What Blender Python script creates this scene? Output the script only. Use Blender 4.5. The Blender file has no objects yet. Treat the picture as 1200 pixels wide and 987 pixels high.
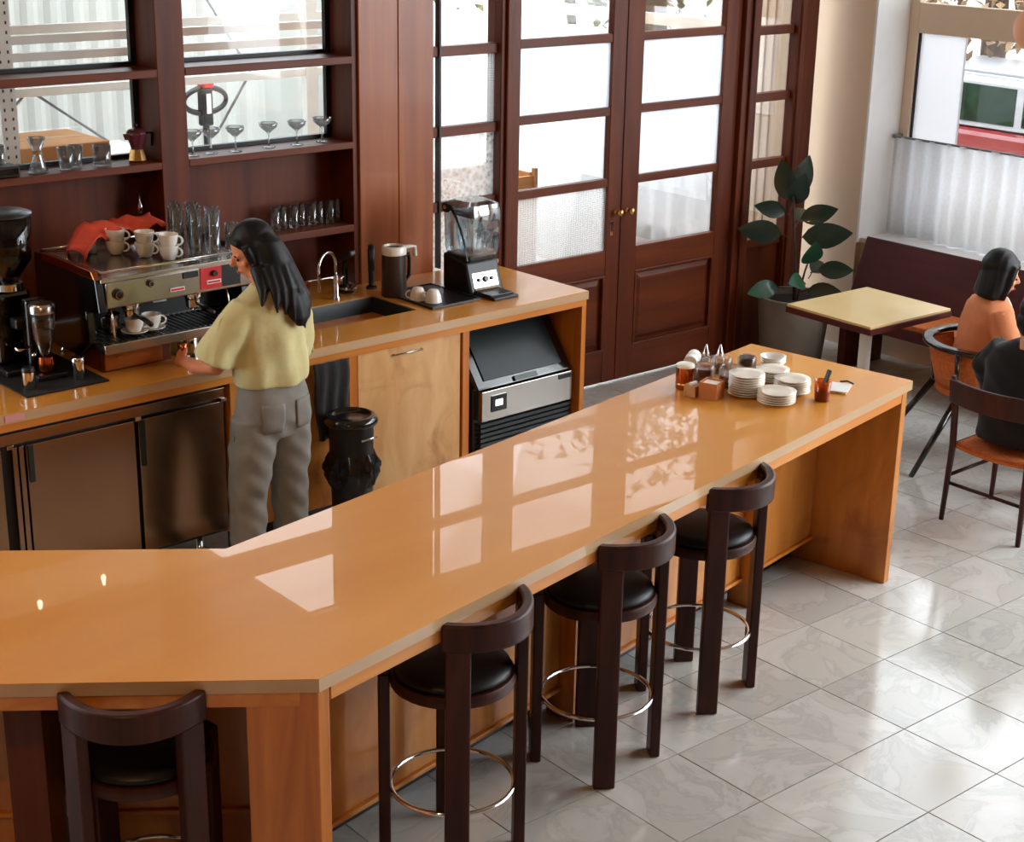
import bpy, bmesh, math, random
from mathutils import Vector, Matrix
random.seed(7)
PI = math.pi
scene = bpy.context.scene
COL = scene.collection

# ------------------------------------------------------------------ camera
def make_camera():
    f, pitch, roll, yx = 1880.0, math.radians(18.92), math.radians(1.034), math.radians(49.75)
    cp, sp = math.cos(pitch), math.sin(pitch)
    s, c = math.sin(yx), math.cos(yx)
    def tow(v): return Vector((v[0]*s + v[1]*c, -v[0]*c + v[1]*s, v[2]))
    fw, up, rt = Vector((0, cp, -sp)), Vector((0, sp, cp)), Vector((1, 0, 0))
    cr, sr = math.cos(roll), math.sin(roll)
    R, U, F = tow(cr*rt + sr*up), tow(-sr*rt + cr*up), tow(fw)
    cam = bpy.data.cameras.new('camera')
    cam.sensor_fit = 'HORIZONTAL'; cam.sensor_width = 36.0; cam.lens = f/1200*36
    cam.clip_end = 200
    o = bpy.data.objects.new('camera', cam); COL.objects.link(o)
    m = Matrix((R, U, -F)).transposed().to_4x4(); m.translation = Vector((0, 0, 3.1))
    o.matrix_world = m
    scene.camera = o
make_camera()

# ------------------------------------------------------------------ world, lights, exposure
world = bpy.data.worlds.new('world'); scene.world = world; world.use_nodes = True
bg = world.node_tree.nodes['Background']
bg.inputs[0].default_value = (0.86, 0.94, 1.0, 1); bg.inputs[1].default_value = 4.4
scene.view_settings.view_transform = 'Standard'; scene.view_settings.look = 'None'
scene.view_settings.gamma = 1.0; scene.view_settings.use_curve_mapping = False
scene.view_settings.exposure = 0.5
scene.cycles.use_denoising = True
scene.cycles.max_bounces = 10
scene.cycles.transparent_max_bounces = 24
scene.cycles.caustics_reflective = False
scene.cycles.caustics_refractive = False

def area_light(name, loc, target, sx, sy, power, col):
    l = bpy.data.lights.new(name, 'AREA'); l.shape = 'RECTANGLE'; l.size = sx; l.size_y = sy
    l.energy = power; l.color = col
    o = bpy.data.objects.new(name, l); COL.objects.link(o); o.location = loc
    d = Vector(target) - Vector(loc)
    o.rotation_euler = d.to_track_quat('-Z', 'Y').to_euler()
    return o
def spot_light(name, loc, target, power, col, angle, blend=.6, rad=.05):
    l = bpy.data.lights.new(name, 'SPOT'); l.energy = power; l.color = col
    l.spot_size = math.radians(angle); l.spot_blend = blend; l.shadow_soft_size = rad
    o = bpy.data.objects.new(name, l); COL.objects.link(o); o.location = loc
    d = Vector(target) - Vector(loc)
    o.rotation_euler = d.to_track_quat('-Z', 'Y').to_euler()
    return o
# daylight entering by the big shop windows of the right wall
area_light('window_daylight_right', (8.68, 1.9, 2.5), (1.5, 2.6, .6), 4.6, 3.0, 195, (0.90, 0.96, 1.0))

# ------------------------------------------------------------------ materials
def lin(r, g, b):
    def f(c):
        c = c/255.0
        return c/12.92 if c <= .04045 else ((c+.055)/1.055)**2.4
    return (f(r), f(g), f(b), 1)
M = {}
def nodes_of(name):
    m = bpy.data.materials.new(name); m.use_nodes = True
    nt = m.node_tree; b = nt.nodes['Principled BSDF']
    M[name] = m
    return m, nt, b
def plain(name, rgb, rough=.5, metal=0.0, coat=0.0, mottle=.08, scale=8, bump=0.0, spec=.5, sheen=0.0):
    m, nt, b = nodes_of(name)
    b.inputs['Roughness'].default_value = rough; b.inputs['Metallic'].default_value = metal
    b.inputs['Coat Weight'].default_value = coat; b.inputs['Coat Roughness'].default_value = .05
    b.inputs['Specular IOR Level'].default_value = spec
    if sheen: b.inputs['Sheen Weight'].default_value = sheen
    c = lin(*rgb)
    tc = nt.nodes.new('ShaderNodeTexCoord'); n = nt.nodes.new('ShaderNodeTexNoise')
    n.inputs['Scale'].default_value = scale; n.inputs['Detail'].default_value = 4
    nt.links.new(tc.outputs['Object'], n.inputs['Vector'])
    r = nt.nodes.new('ShaderNodeValToRGB')
    r.color_ramp.elements[0].color = tuple(x*(1-mottle) for x in c[:3])+(1,)
    r.color_ramp.elements[1].color = tuple(min(1, x*(1+mottle)) for x in c[:3])+(1,)
    r.color_ramp.elements[0].position = .3; r.color_ramp.elements[1].position = .7
    nt.links.new(n.outputs['Fac'], r.inputs[0]); nt.links.new(r.outputs[0], b.inputs['Base Color'])
    if bump:
        bp = nt.nodes.new('ShaderNodeBump'); bp.inputs['Strength'].default_value = bump; bp.inputs['Distance'].default_value = .01
        nt.links.new(n.outputs['Fac'], bp.inputs['Height']); nt.links.new(bp.outputs[0], b.inputs['Normal'])
    return m
def wood(name, c1, c2, rough=.4, coat=0.0, spec=.5, axis='Z', scale=6.0, stretch=12.0, knots=False, coat_rough=.08, bump=.05):
    m, nt, b = nodes_of(name)
    b.inputs['Roughness'].default_value = rough; b.inputs['Specular IOR Level'].default_value = spec
    b.inputs['Coat Weight'].default_value = coat; b.inputs['Coat Roughness'].default_value = coat_rough
    tc = nt.nodes.new('ShaderNodeTexCoord'); mp = nt.nodes.new('ShaderNodeMapping')
    sc = [scale*2]*3; sc['XYZ'.index(axis)] = scale*2/stretch
    mp.inputs['Scale'].default_value = sc
    nt.links.new(tc.outputs['Object'], mp.inputs['Vector'])
    n = nt.nodes.new('ShaderNodeTexNoise'); n.inputs['Scale'].default_value = 1.2; n.inputs['Detail'].default_value = 6
    n.inputs['Distortion'].default_value = .6
    nt.links.new(mp.outputs[0], n.inputs['Vector'])
    r = nt.nodes.new('ShaderNodeValToRGB')
    r.color_ramp.elements[0].color = lin(*c1); r.color_ramp.elements[1].color = lin(*c2)
    r.color_ramp.elements[0].position = .32; r.color_ramp.elements[1].position = .68
    nt.links.new(n.outputs['Fac'], r.inputs[0])
    out = r.outputs[0]
    if knots:
        n2 = nt.nodes.new('ShaderNodeTexNoise'); n2.inputs['Scale'].default_value = 3.2; n2.inputs['Detail'].default_value = 5
        n2.inputs['Distortion'].default_value = 1.5
        nt.links.new(tc.outputs['Object'], n2.inputs['Vector'])
        r2 = nt.nodes.new('ShaderNodeValToRGB')
        r2.color_ramp.elements[0].color = (1, 1, 1, 1); r2.color_ramp.elements[1].color = (.62, .45, .28, 1)
        r2.color_ramp.elements[0].position = .52; r2.color_ramp.elements[1].position = .74
        nt.links.new(n2.outputs['Fac'], r2.inputs[0])
        mx = nt.nodes.new('ShaderNodeMixRGB'); mx.blend_type = 'MULTIPLY'; mx.inputs[0].default_value = .9
        nt.links.new(out, mx.inputs[1]); nt.links.new(r2.outputs[0], mx.inputs[2]); out = mx.outputs[0]
    nt.links.new(out, b.inputs['Base Color'])
    bp = nt.nodes.new('ShaderNodeBump'); bp.inputs['Strength'].default_value = bump; bp.inputs['Distance'].default_value = .004
    nt.links.new(n.outputs['Fac'], bp.inputs['Height']); nt.links.new(bp.outputs[0], b.inputs['Normal'])
    return m
def glass(name, tint=(1, 1, 1), gloss=.12, rough=.02, haze=0.0, haze_col=(.9, .95, 1), pattern=None):
    """thin glass: straight-through transparency, a fresnel reflection and, for frosted panes, a share of diffuse scatter"""
    m = bpy.data.materials.new(name); m.use_nodes = True; M[name] = m
    nt = m.node_tree; nt.nodes.clear()
    out = nt.nodes.new('ShaderNodeOutputMaterial')
    tr = nt.nodes.new('ShaderNodeBsdfTransparent'); tr.inputs[0].default_value = (*tint, 1)
    gl = nt.nodes.new('ShaderNodeBsdfGlossy'); gl.inputs['Roughness'].default_value = rough
    lw = nt.nodes.new('ShaderNodeFresnel'); lw.inputs['IOR'].default_value = 1.45
    mul = nt.nodes.new('ShaderNodeMath'); mul.operation = 'MULTIPLY_ADD'
    mul.inputs[1].default_value = .6; mul.inputs[2].default_value = gloss*.06
    nt.links.new(lw.outputs['Fac'], mul.inputs[0])
    base = tr
    if haze > 0:
        tl = nt.nodes.new('ShaderNodeBsdfTranslucent'); tl.inputs[0].default_value = (*haze_col, 1)
        mh = nt.nodes.new('ShaderNodeMixShader'); mh.inputs[0].default_value = haze
        nt.links.new(tr.outputs[0], mh.inputs[1]); nt.links.new(tl.outputs[0], mh.inputs[2]); base = mh
        if pattern:
            tc = nt.nodes.new('ShaderNodeTexCoord')
            if pattern == 'hammered':
                w = nt.nodes.new('ShaderNodeTexVoronoi'); w.inputs['Scale'].default_value = 38; fac = w.outputs['Distance']
            else:
                w = nt.nodes.new('ShaderNodeTexBrick'); w.inputs['Scale'].default_value = 26
                w.inputs['Mortar Size'].default_value = .035; w.inputs['Color1'].default_value = (0, 0, 0, 1)
                w.inputs['Color2'].default_value = (0, 0, 0, 1); w.inputs['Mortar'].default_value = (1, 1, 1, 1)
                w.offset = 0; fac = w.outputs['Color']
            mp = nt.nodes.new('ShaderNodeMapping'); mp.inputs['Rotation'].default_value = (PI/2, 0, 0)
            nt.links.new(tc.outputs['Object'], mp.inputs[0]); nt.links.new(mp.outputs[0], w.inputs['Vector'])
            ma = nt.nodes.new('ShaderNodeMath'); ma.operation = 'MULTIPLY_ADD'; ma.use_clamp = True
            ma.inputs[1].default_value = .45; ma.inputs[2].default_value = haze-.12
            nt.links.new(fac, ma.inputs[0]); nt.links.new(ma.outputs[0], mh.inputs[0])
    mx = nt.nodes.new('ShaderNodeMixShader')
    nt.links.new(mul.outputs[0], mx.inputs[0]); nt.links.new(base.outputs[0], mx.inputs[1]); nt.links.new(gl.outputs[0], mx.inputs[2])
    nt.links.new(mx.outputs[0], out.inputs[0])
    return m
def sheer(name, col, share=.45):
    m = bpy.data.materials.new(name); m.use_nodes = True; M[name] = m
    nt = m.node_tree; nt.nodes.clear()
    out = nt.nodes.new('ShaderNodeOutputMaterial')
    d = nt.nodes.new('ShaderNodeBsdfDiffuse'); d.inputs[0].default_value = (*col, 1)
    t = nt.nodes.new('ShaderNodeBsdfTranslucent'); t.inputs[0].default_value = (*col, 1)
    tr = nt.nodes.new('ShaderNodeBsdfTransparent')
    a = nt.nodes.new('ShaderNodeMixShader'); a.inputs[0].default_value = .72
    nt.links.new(d.outputs[0], a.inputs[1]); nt.links.new(t.outputs[0], a.inputs[2])
    tc = nt.nodes.new('ShaderNodeTexCoord'); n = nt.nodes.new('ShaderNodeTexNoise'); n.inputs['Scale'].default_value = 60
    nt.links.new(tc.outputs['Object'], n.inputs['Vector'])
    ma = nt.nodes.new('ShaderNodeMath'); ma.operation = 'MULTIPLY_ADD'; ma.inputs[1].default_value = .15; ma.inputs[2].default_value = share-.08
    nt.links.new(n.outputs['Fac'], ma.inputs[0])
    b = nt.nodes.new('ShaderNodeMixShader'); nt.links.new(ma.outputs[0], b.inputs[0])
    nt.links.new(a.outputs[0], b.inputs[1]); nt.links.new(tr.outputs[0], b.inputs[2]); nt.links.new(b.outputs[0], out.inputs[0])
    return m
def marble(name):
    m, nt, b = nodes_of(name)
    tc = nt.nodes.new('ShaderNodeTexCoord'); oi = nt.nodes.new('ShaderNodeObjectInfo')
    add = nt.nodes.new('ShaderNodeVectorMath'); add.operation = 'MULTIPLY_ADD'
    cmb = nt.nodes.new('ShaderNodeCombineXYZ')
    for i in range(3): nt.links.new(oi.outputs['Random'], cmb.inputs[i])
    add.inputs[1].default_value = (37, 23, 11)
    nt.links.new(cmb.outputs[0], add.inputs[0]); nt.links.new(tc.outputs['Object'], add.inputs[2])
    n = nt.nodes.new('ShaderNodeTexNoise'); n.inputs['Scale'].default_value = 2.6; n.inputs['Detail'].default_value = 9
    n.inputs['Roughness'].default_value = .62; n.inputs['Distortion'].default_value = 1.6
    nt.links.new(add.outputs[0], n.inputs['Vector'])
    r = nt.nodes.new('ShaderNodeValToRGB'); e = r.color_ramp.elements
    e[0].position = .25; e[0].color = lin(198, 197, 191); e[1].position = .75; e[1].color = lin(212, 214, 213)
    x = e.new(.46); x.color = lin(200, 198, 191); x = e.new(.50); x.color = lin(188, 188, 184); x = e.new(.54); x.color = lin(205, 203, 197)
    nt.links.new(n.outputs['Fac'], r.inputs[0])
    hv = nt.nodes.new('ShaderNodeHueSaturation'); ma = nt.nodes.new('ShaderNodeMath'); ma.operation = 'MULTIPLY_ADD'
    ma.inputs[1].default_value = .18; ma.inputs[2].default_value = .86
    nt.links.new(oi.outputs['Random'], ma.inputs[0]); nt.links.new(ma.outputs[0], hv.inputs['Value'])
    nt.links.new(r.outputs[0], hv.inputs['Color']); nt.links.new(hv.outputs[0], b.inputs['Base Color'])
    b.inputs['Roughness'].default_value = .14
    b.inputs['Coat Weight'].default_value = .3; b.inputs['Coat Roughness'].default_value = .1
    return m

marble('marble')
plain('grout', (172, 168, 160), .8)
wood('mahogany', (76, 28, 7), (106, 46, 13), .46, .04, .3, axis='Z', scale=5, stretch=14)
wood('mahogany_rail', (80, 31, 8), (110, 50, 16), .46, .04, .3, axis='X', scale=5, stretch=14)
wood('mahogany_pilaster', (132, 64, 24), (164, 92, 44), .4, .12, .4, axis='Z', scale=4, stretch=16)
wood('stool_wood', (46, 18, 11), (70, 31, 20), .42, .03, .25, axis='Z', scale=8, stretch=10)
wood('honey_wood', (166, 84, 18), (212, 132, 44), .38, .2, .5, axis='Z', scale=5, stretch=10)
wood('honey_rail', (192, 110, 34), (216, 140, 52), .38, .2, .5, axis='X', scale=5, stretch=12)
wood('honey_panel', (180, 106, 36), (206, 136, 58), .38, .15, .5, axis='Z', scale=4, stretch=5, knots=True)
wood('birch_burl', (206, 152, 92), (226, 180, 122), .4, .15, .5, axis='Z', scale=4, stretch=3, knots=True)
wood('bar_top', (206, 134, 46), (218, 152, 62), .36, .42, .4, axis='X', scale=.8, stretch=4, coat_rough=.012, bump=0)
wood('bar_edge', (186, 148, 108), (200, 166, 128), .35, .5, .5, axis='X', scale=2, stretch=8)
wood('drawer_wood', (150, 78, 28), (186, 108, 46), .4, .2, .5, axis='X', scale=5, stretch=8)
wood('crate_wood', (176, 122, 70), (200, 148, 92), .55, 0, .5, axis='X', scale=5, stretch=8)
wood('bench_wood', (66, 22, 22), (84, 34, 30), .46, .04, .3, axis='Y', scale=4, stretch=10)
plain('beige_wall', (222, 197, 170), .8, mottle=.03, scale=2)
plain('white_wall', (232, 234, 234), .8, mottle=.02, scale=2)
plain('window_paint', (230, 214, 192), .6, mottle=.03)
plain('store_wall', (172, 174, 168), .8, mottle=.03, scale=2)
plain('white_paint', (236, 238, 238), .5, mottle=.02)
plain('ceiling_paint', (150, 128, 106), .9, mottle=.02)
plain('steel', (188, 182, 174), .24, 1.0, mottle=.05, scale=3)
plain('steel_bar_reflect', (178, 146, 118), .2, 1.0, mottle=.05, scale=3)  # coppery tint paints the orange bar's reflection into the steel
plain('chrome', (225, 225, 225), .08, 1.0, mottle=.02)
plain('brass', (214, 168, 104), .25, 1.0, mottle=.04)
plain('copper', (196, 110, 66), .18, 1.0, mottle=.05)
plain('black_plastic', (11, 11, 12), .42, mottle=.1)
plain('black_gloss', (10, 11, 13), .15, coat=.4, mottle=.1)
plain('charcoal', (34, 40, 42), .3, mottle=.08)
plain('lid_dark', (26, 38, 40), .35, mottle=.06, spec=.3)
wood('timber_wall', (92, 50, 30), (112, 64, 40), .6, 0, .5, axis='Z', scale=3, stretch=12)
plain('rubber', (22, 20, 20), .8, mottle=.1)
plain('black_cloth', (24, 23, 25), .9, mottle=.2, scale=30, bump=.2, sheen=.2)
plain('coat_black', (15, 16, 19), .9, mottle=.15, scale=30, bump=.1, sheen=.1)
plain('bin_bag', (18, 18, 20), .22, mottle=.1)
plain('porcelain', (240, 238, 232), .18, coat=.4, mottle=.01)
plain('plate_white', (236, 228, 214), .25, coat=.3, mottle=.02)
plain('red_cloth', (236, 92, 70), .9, mottle=.12, scale=20, bump=.2)
plain('badge_red', (196, 28, 36), .4)
plain('badge_white', (240, 236, 232), .5)
plain('tee_olive', (204, 194, 142), .95, mottle=.08, scale=11, bump=.45)
plain('jeans_grey', (134, 132, 126), .95, mottle=.16, scale=10, bump=.12)
plain('jacket_orange', (208, 128, 84), .85, mottle=.1, scale=9, bump=.1)
plain('shirt_white', (226, 224, 222), .9, mottle=.04)
plain('skin', (204, 128, 88), .55, mottle=.04)
plain('skin_light', (214, 150, 116), .55, mottle=.04)
plain('lips', (160, 72, 62), .5)
plain('hair_black', (9, 8, 9), .5, mottle=.25, scale=40, spec=.3)
plain('hair_brown', (30, 20, 18), .4, mottle=.25, scale=40)
plain('woven_orange', (196, 104, 44), .8, mottle=.22, scale=60, bump=.4)
plain('brown_pot', (58, 46, 40), .35, mottle=.06)
plain('maroon', (92, 40, 52), .3, coat=.4, mottle=.08)
plain('concrete_pot', (118, 110, 100), .85, mottle=.15, scale=5, bump=.15)
plain('soil', (38, 28, 22), .95, mottle=.3, scale=30, bump=.6)
plain('peach_shade', (236, 176, 140), .6, mottle=.03)
plain('seat_leather', (13, 11, 12), .45, mottle=.1, spec=.35)
plain('leaf_green', (20, 48, 38), .3, coat=.35, mottle=.2, scale=6)
plain('leaf_bright', (34, 92, 66), .32, coat=.3, mottle=.2, scale=6)
plain('stem_brown', (66, 44, 32), .7, mottle=.2)
plain('laminate', (226, 198, 140), .3, coat=.3, mottle=.03)
plain('cardboard', (196, 140, 84), .8, mottle=.06)
plain('rack_paint', (226, 228, 224), .5, mottle=.04)
plain('rack_hole', (70, 72, 72), .8)
plain('grey_wire', (140, 142, 142), .5, .4)
plain('jack_red', (196, 40, 46), .5)
plain('car_red', (122, 14, 24), .25, coat=.8, mottle=.02)
plain('car_glass_reflect', (24, 44, 28), .12, mottle=.6, scale=9, spec=.15)  # mottled green puts reflections into the window colour
plain('car_trim', (168, 170, 174), .35, .3)
plain('bark', (84, 66, 50), .9, mottle=.3, scale=14, bump=.5)
plain('foliage', (104, 104, 62), .8, mottle=.35, scale=12)
plain('foliage_brown', (132, 104, 74), .8, mottle=.3, scale=12)
plain('street', (150, 148, 144), .9, mottle=.1)
plain('facade_pale', (222, 208, 200), .85, mottle=.05)
plain('coffee', (52, 28, 16), .5, mottle=.2, scale=40)
plain('jam_red', (120, 36, 20), .3, coat=.3, mottle=.2)
plain('honey', (190, 120, 30), .25, coat=.4, mottle=.1)
plain('cherry', (48, 14, 16), .25, coat=.4, mottle=.2)
plain('paper_white', (232, 230, 226), .7, mottle=.03)
plain('screen_dark', (40, 44, 52), .15, coat=.4)
plain('pink_tag', (222, 150, 150), .6)
plain('napkin_wood', (190, 116, 62), .45, mottle=.1)
glass('pane_clear', gloss=.1)
glass('pane_frost', haze=.55, rough=.2, haze_col=(.92, .96, 1.0))
glass('pane_reeded', haze=.30, rough=.15, haze_col=(.9, .9, .88), pattern='grid')
glass('pane_hammered', haze=.28, rough=.15, haze_col=(.9, .9, .88), pattern='hammered')
glass('film_white', haze=.9, rough=.3, haze_col=(.97, .98, 1.0))
glass('tumbler_glass', tint=(.96, .98, .98), gloss=2.0, haze=.10)
glass('smoke_glass', tint=(.45, .40, .38), gloss=.5, rough=.03)
glass('jar_glass', tint=(.93, .9, .86), gloss=.4, haze=.06)
glass('amber_glass', tint=(.95, .42, .07), gloss=.4, haze=.3, haze_col=(.95, .42, .06))
glass('blender_glass', tint=(.82, .88, .9), gloss=3.5, rough=.05, haze=.12)
sheer('sheer_white', (.95, .97, .99), .14)
m, nt, b = nodes_of('lamp_glow')
b.inputs['Emission Color'].default_value = (1, .85, .65, 1); b.inputs['Emission Strength'].default_value = 14
b.inputs['Base Color'].default_value = (1, .9, .8, 1)
m, nt, b = nodes_of('display_glow')
b.inputs['Emission Color'].default_value = (.9, .97, 1, 1); b.inputs['Emission Strength'].default_value = 1.2

# ------------------------------------------------------------------ mesh helpers
class MB:
    def __init__(s): s.v = []; s.f = []
    def add(s, vs, fs):
        o = len(s.v); s.v += [tuple(p) for p in vs]; s.f += [tuple(i+o for i in q) for q in fs]; return s
    def box(s, x0, y0, z0, x1, y1, z1):
        return s.add([(x0,y0,z0),(x1,y0,z0),(x1,y1,z0),(x0,y1,z0),(x0,y0,z1),(x1,y0,z1),(x1,y1,z1),(x0,y1,z1)],
                     [(3,2,1,0),(4,5,6,7),(0,1,5,4),(1,2,6,5),(2,3,7,6),(3,0,4,7)])
    def obox(s, c, size, rot):
        h = [x/2 for x in size]; mt = rot.to_matrix() if hasattr(rot, 'to_matrix') else rot
        vs = [Vector(c) + mt @ Vector((sx*h[0], sy*h[1], sz*h[2])) for sz in (-1,1) for sx,sy in ((-1,-1),(1,-1),(1,1),(-1,1))]
        return s.add(vs, [(3,2,1,0),(4,5,6,7),(0,1,5,4),(1,2,6,5),(2,3,7,6),(3,0,4,7)])
    def prism(s, poly, z0, z1):
        n = len(poly)
        return s.add([(x,y,z0) for x,y in poly]+[(x,y,z1) for x,y in poly],
                     [tuple(range(n))[::-1], tuple(range(n,2*n))]+[(i,(i+1)%n,n+(i+1)%n,n+i) for i in range(n)])
    def extrude(s, poly3, d):
        n = len(poly3); d = Vector(d)
        return s.add([Vector(p) for p in poly3]+[Vector(p)+d for p in poly3],
                     [tuple(range(n))[::-1], tuple(range(n,2*n))]+[(i,(i+1)%n,n+(i+1)%n,n+i) for i in range(n)])
    def loft(s, rings, cap=True, closed=False):
        n = len(rings[0]); vs = [p for r in rings for p in r]; fs = []
        m_ = len(rings); rng = range(m_ if closed else m_-1)
        for k in rng:
            a, b_ = k*n, ((k+1) % m_)*n
            for i in range(n): fs.append((a+i, a+(i+1)%n, b_+(i+1)%n, b_+i))
        if cap and not closed:
            fs.append(tuple(range(n))[::-1]); fs.append(tuple((m_-1)*n+i for i in range(n)))
        return s.add(vs, fs)
    def lathe(s, prof, n=20, c=(0,0,0), closed=False):
        rings = [[(c[0]+r*math.cos(2*PI*i/n), c[1]+r*math.sin(2*PI*i/n), c[2]+z) for i in range(n)] for r, z in prof]
        return s.loft(rings, cap=not closed, closed=closed)
    def tube(s, pts, rad, n=8, closed=False):
        pts = [Vector(p) for p in pts]; m_ = len(pts); rings = []; prev = None
        for k in range(m_):
            a = pts[(k-1) % m_] if (k > 0 or closed) else pts[k]
            b_ = pts[(k+1) % m_] if (k < m_-1 or closed) else pts[k]
            t = (b_-a).normalized()
            if prev is None:
                u = t.cross(Vector((0,0,1)))
                if u.length < .05: u = t.cross(Vector((1,0,0)))
            else: u = prev - t*prev.dot(t)
            u.normalize(); prev = u; w = t.cross(u)
            r = rad[k] if isinstance(rad, (list, tuple)) else rad
            rings.append([pts[k] + (u*math.cos(2*PI*i/n) + w*math.sin(2*PI*i/n))*r for i in range(n)])
        return s.loft(rings, closed=closed)
    def strip(s, pts, ups, w, t):
        """a band of rectangular section along pts; ups give the direction of width w, t is the thickness"""
        pts = [Vector(p) for p in pts]; rings = []
        for k, p in enumerate(pts):
            a, b_ = pts[max(0,k-1)], pts[min(len(pts)-1,k+1)]
            tg = (b_-a).normalized(); up = Vector(ups[k] if isinstance(ups, list) else ups).normalized(); nn = tg.cross(up).normalized()
            rings.append([p+up*w/2+nn*t/2, p+up*w/2-nn*t/2, p-up*w/2-nn*t/2, p-up*w/2+nn*t/2])
        return s.loft(rings)
    def ball(s, c, r, n=12, m_=8):
        rx, ry, rz = (r, r, r) if not isinstance(r, (tuple, list)) else r
        rings = []
        for k in range(m_+1):
            th = PI*(k if 0 < k < m_ else (k + (.02 if k == 0 else -.02)))/m_
            rings.append([(c[0]+rx*math.sin(th)*math.cos(2*PI*i/n), c[1]+ry*math.sin(th)*math.sin(2*PI*i/n), c[2]-rz*math.cos(th)) for i in range(n)])
        return s.loft(rings)
    def xf(s, mtx):
        s.v = [tuple(mtx @ Vector(p)) for p in s.v]; return s
    def mesh(s, name, smooth=False):
        me = bpy.data.meshes.new(name); me.from_pydata(s.v, [], s.f); me.update()
        bm = bmesh.new(); bm.from_mesh(me); bmesh.ops.recalc_face_normals(bm, faces=bm.faces); bm.to_mesh(me); bm.free()
        if smooth:
            for p in me.polygons: p.use_smooth = True
        return me
    def build(s, name, mat, parent=None, smooth=False, bevel=0, loc=None, rotz=0, auto=None):
        me = s.mesh(name, smooth); me.materials.append(M[mat])
        o = bpy.data.objects.new(name, me); COL.objects.link(o)
        if parent: o.parent = parent
        if loc: o.location = loc
        if rotz: o.rotation_euler = (0, 0, rotz)
        if bevel:
            bv = o.modifiers.new('bevel', 'BEVEL'); bv.width = bevel; bv.segments = 2; bv.limit_method = 'ANGLE'
        if smooth and auto is not None:
            me.set_sharp_from_angle(angle=math.radians(auto))
        return o
def tag(o, label=None, cat=None, group=None, kind=None):
    if label: o['label'] = label
    if cat: o['category'] = cat
    if group: o['group'] = group
    if kind: o['kind'] = kind
    return o
def thing(name, label, cat, loc=(0,0,0), rotz=0, group=None):
    o = bpy.data.objects.new(name, None); COL.objects.link(o); o.location = loc; o.rotation_euler = (0,0,rotz)
    o.empty_display_size = .05
    return tag(o, label, cat, group)
def struct(name, loc=(0,0,0), rotz=0):
    o = bpy.data.objects.new(name, None); COL.objects.link(o); o.location = loc; o.rotation_euler = (0,0,rotz)
    o['kind'] = 'structure'; return o
def sbuild(mb, name, mat, label=None, **k):
    o = mb.build(name, mat, **k); o['kind'] = 'structure'
    if label: o['label'] = label
    return o
def copy_tree(o, parent=None):
    c = o.copy(); COL.objects.link(c); c.parent = parent
    for ch in list(o.children): copy_tree(ch, c)
    return c
ORD = ['topmost', 'second from the top', 'third from the top', 'fourth from the top', 'fifth from the top', 'sixth from the top', 'seventh from the top', 'eighth from the top', 'ninth from the top', 'tenth from the top', 'eleventh from the top']
ORD2 = ['first', 'second', 'third', 'fourth', 'fifth', 'sixth', 'seventh', 'eighth']
# ------------------------------------------------------------------ floor
floor = MB().box(-3.2, -4.2, -.10, 8.95, 7.3, -.012).build('floor', 'grout'); tag(floor, 'pale grey marble tile floor', kind='structure')
T0X, T0Y, TS = 3.884-.41*12, 3.185-.412*14, .412
tile_me = None
NTX, NTY = 26, 25
def floor_quad(p, q):
    return 2.2 <= p <= 8.8 and 2.1 <= q <= 7.0
tiles = []
rest = MB()
for i in range(NTX):
    for j in range(NTY):
        x, y = T0X + i*.41, T0Y + j*TS
        if x > 8.5 or y > 7.0: continue
        # tiles seen by the camera: right of and in front of the long bar, and up to the doors
        side = (y - 3.37) - (x - 2.17)*.196
        seen = x > 1.9 and ((side < .75 and y > 1.9 and x*.62 + 1.0 > 3.37 - y) or (x > 4.6 and y > 4.4))
        if seen:
            if tile_me is None:
                mb = MB().box(.0025, .0025, -.03, .4075, .4095, 0)
                tile_me = mb.mesh('tile'); tile_me.materials.append(M['marble'])
            o = bpy.data.objects.new('tile', tile_me); COL.objects.link(o); o.parent = floor
            o.location = (x, y, random.uniform(-.0012, 0)); o['kind'] = 'structure'
            bvl = None
        else:
            rest.box(x+.0035, y+.0035, -.03, x+.4065, y+.4085, -.0006)
tag(rest.build('floor_field', 'marble', floor), kind='stuff')

# ------------------------------------------------------------------ shell outside the picture: ceiling, far walls
sbuild(MB().box(-3.2, -4.2, 4.9, 8.95, 7.4, 5.0), 'ceiling', 'ceiling_paint', 'pale painted ceiling above the cafe')
sbuild(MB().box(-3.3, -4.2, 0, -3.2, 7.4, 4.9), 'wall_left', 'timber_wall', 'timber wall at the end of the bar')
wr = MB()
wr.box(-3.2, -4.3, 0, 8.95, -4.2, 4.9)  # unseen, left without openings to block fill light from behind
sbuild(wr, 'wall_rear', 'timber_wall', 'unseen timber wall behind the mezzanine, closed to keep light out')

# ------------------------------------------------------------------ door wall (Y = 7.1)
DW = 7.10
wb = MB().box(2.0, DW, 3.02, 8.75, DW+.2, 4.9)
sbuild(wb, 'wall_back', 'beige_wall', 'beige upper wall over the dark timber glazing')
def trim(n, mb, mat='mahogany', bevel=.006):
    return sbuild(mb, 'trim_%d' % n, mat, bevel=bevel)
trim(1, MB().box(5.86, DW-.03, 0, 5.95, DW+.10, 3.02))
trim(2, MB().box(7.875, DW-.035, 0, 8.02, DW+.10, 3.02))
trim(3, MB().box(8.39, DW-.035, 0, 8.585, DW+.045, 3.02))
trim(4, MB().box(5.395, DW-.04, 2.98, 8.585, DW+.12, 3.10), 'mahogany_rail')
trim(5, MB().box(8.40, DW-.055, 0, 8.44, DW-.03, 3.02))
trim(6, MB().box(5.89, DW-.05, 0, 5.915, DW-.028, 3.02))
trim(7, MB().box(7.93, DW-.055, 0, 7.965, DW-.033, 3.02))
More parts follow.
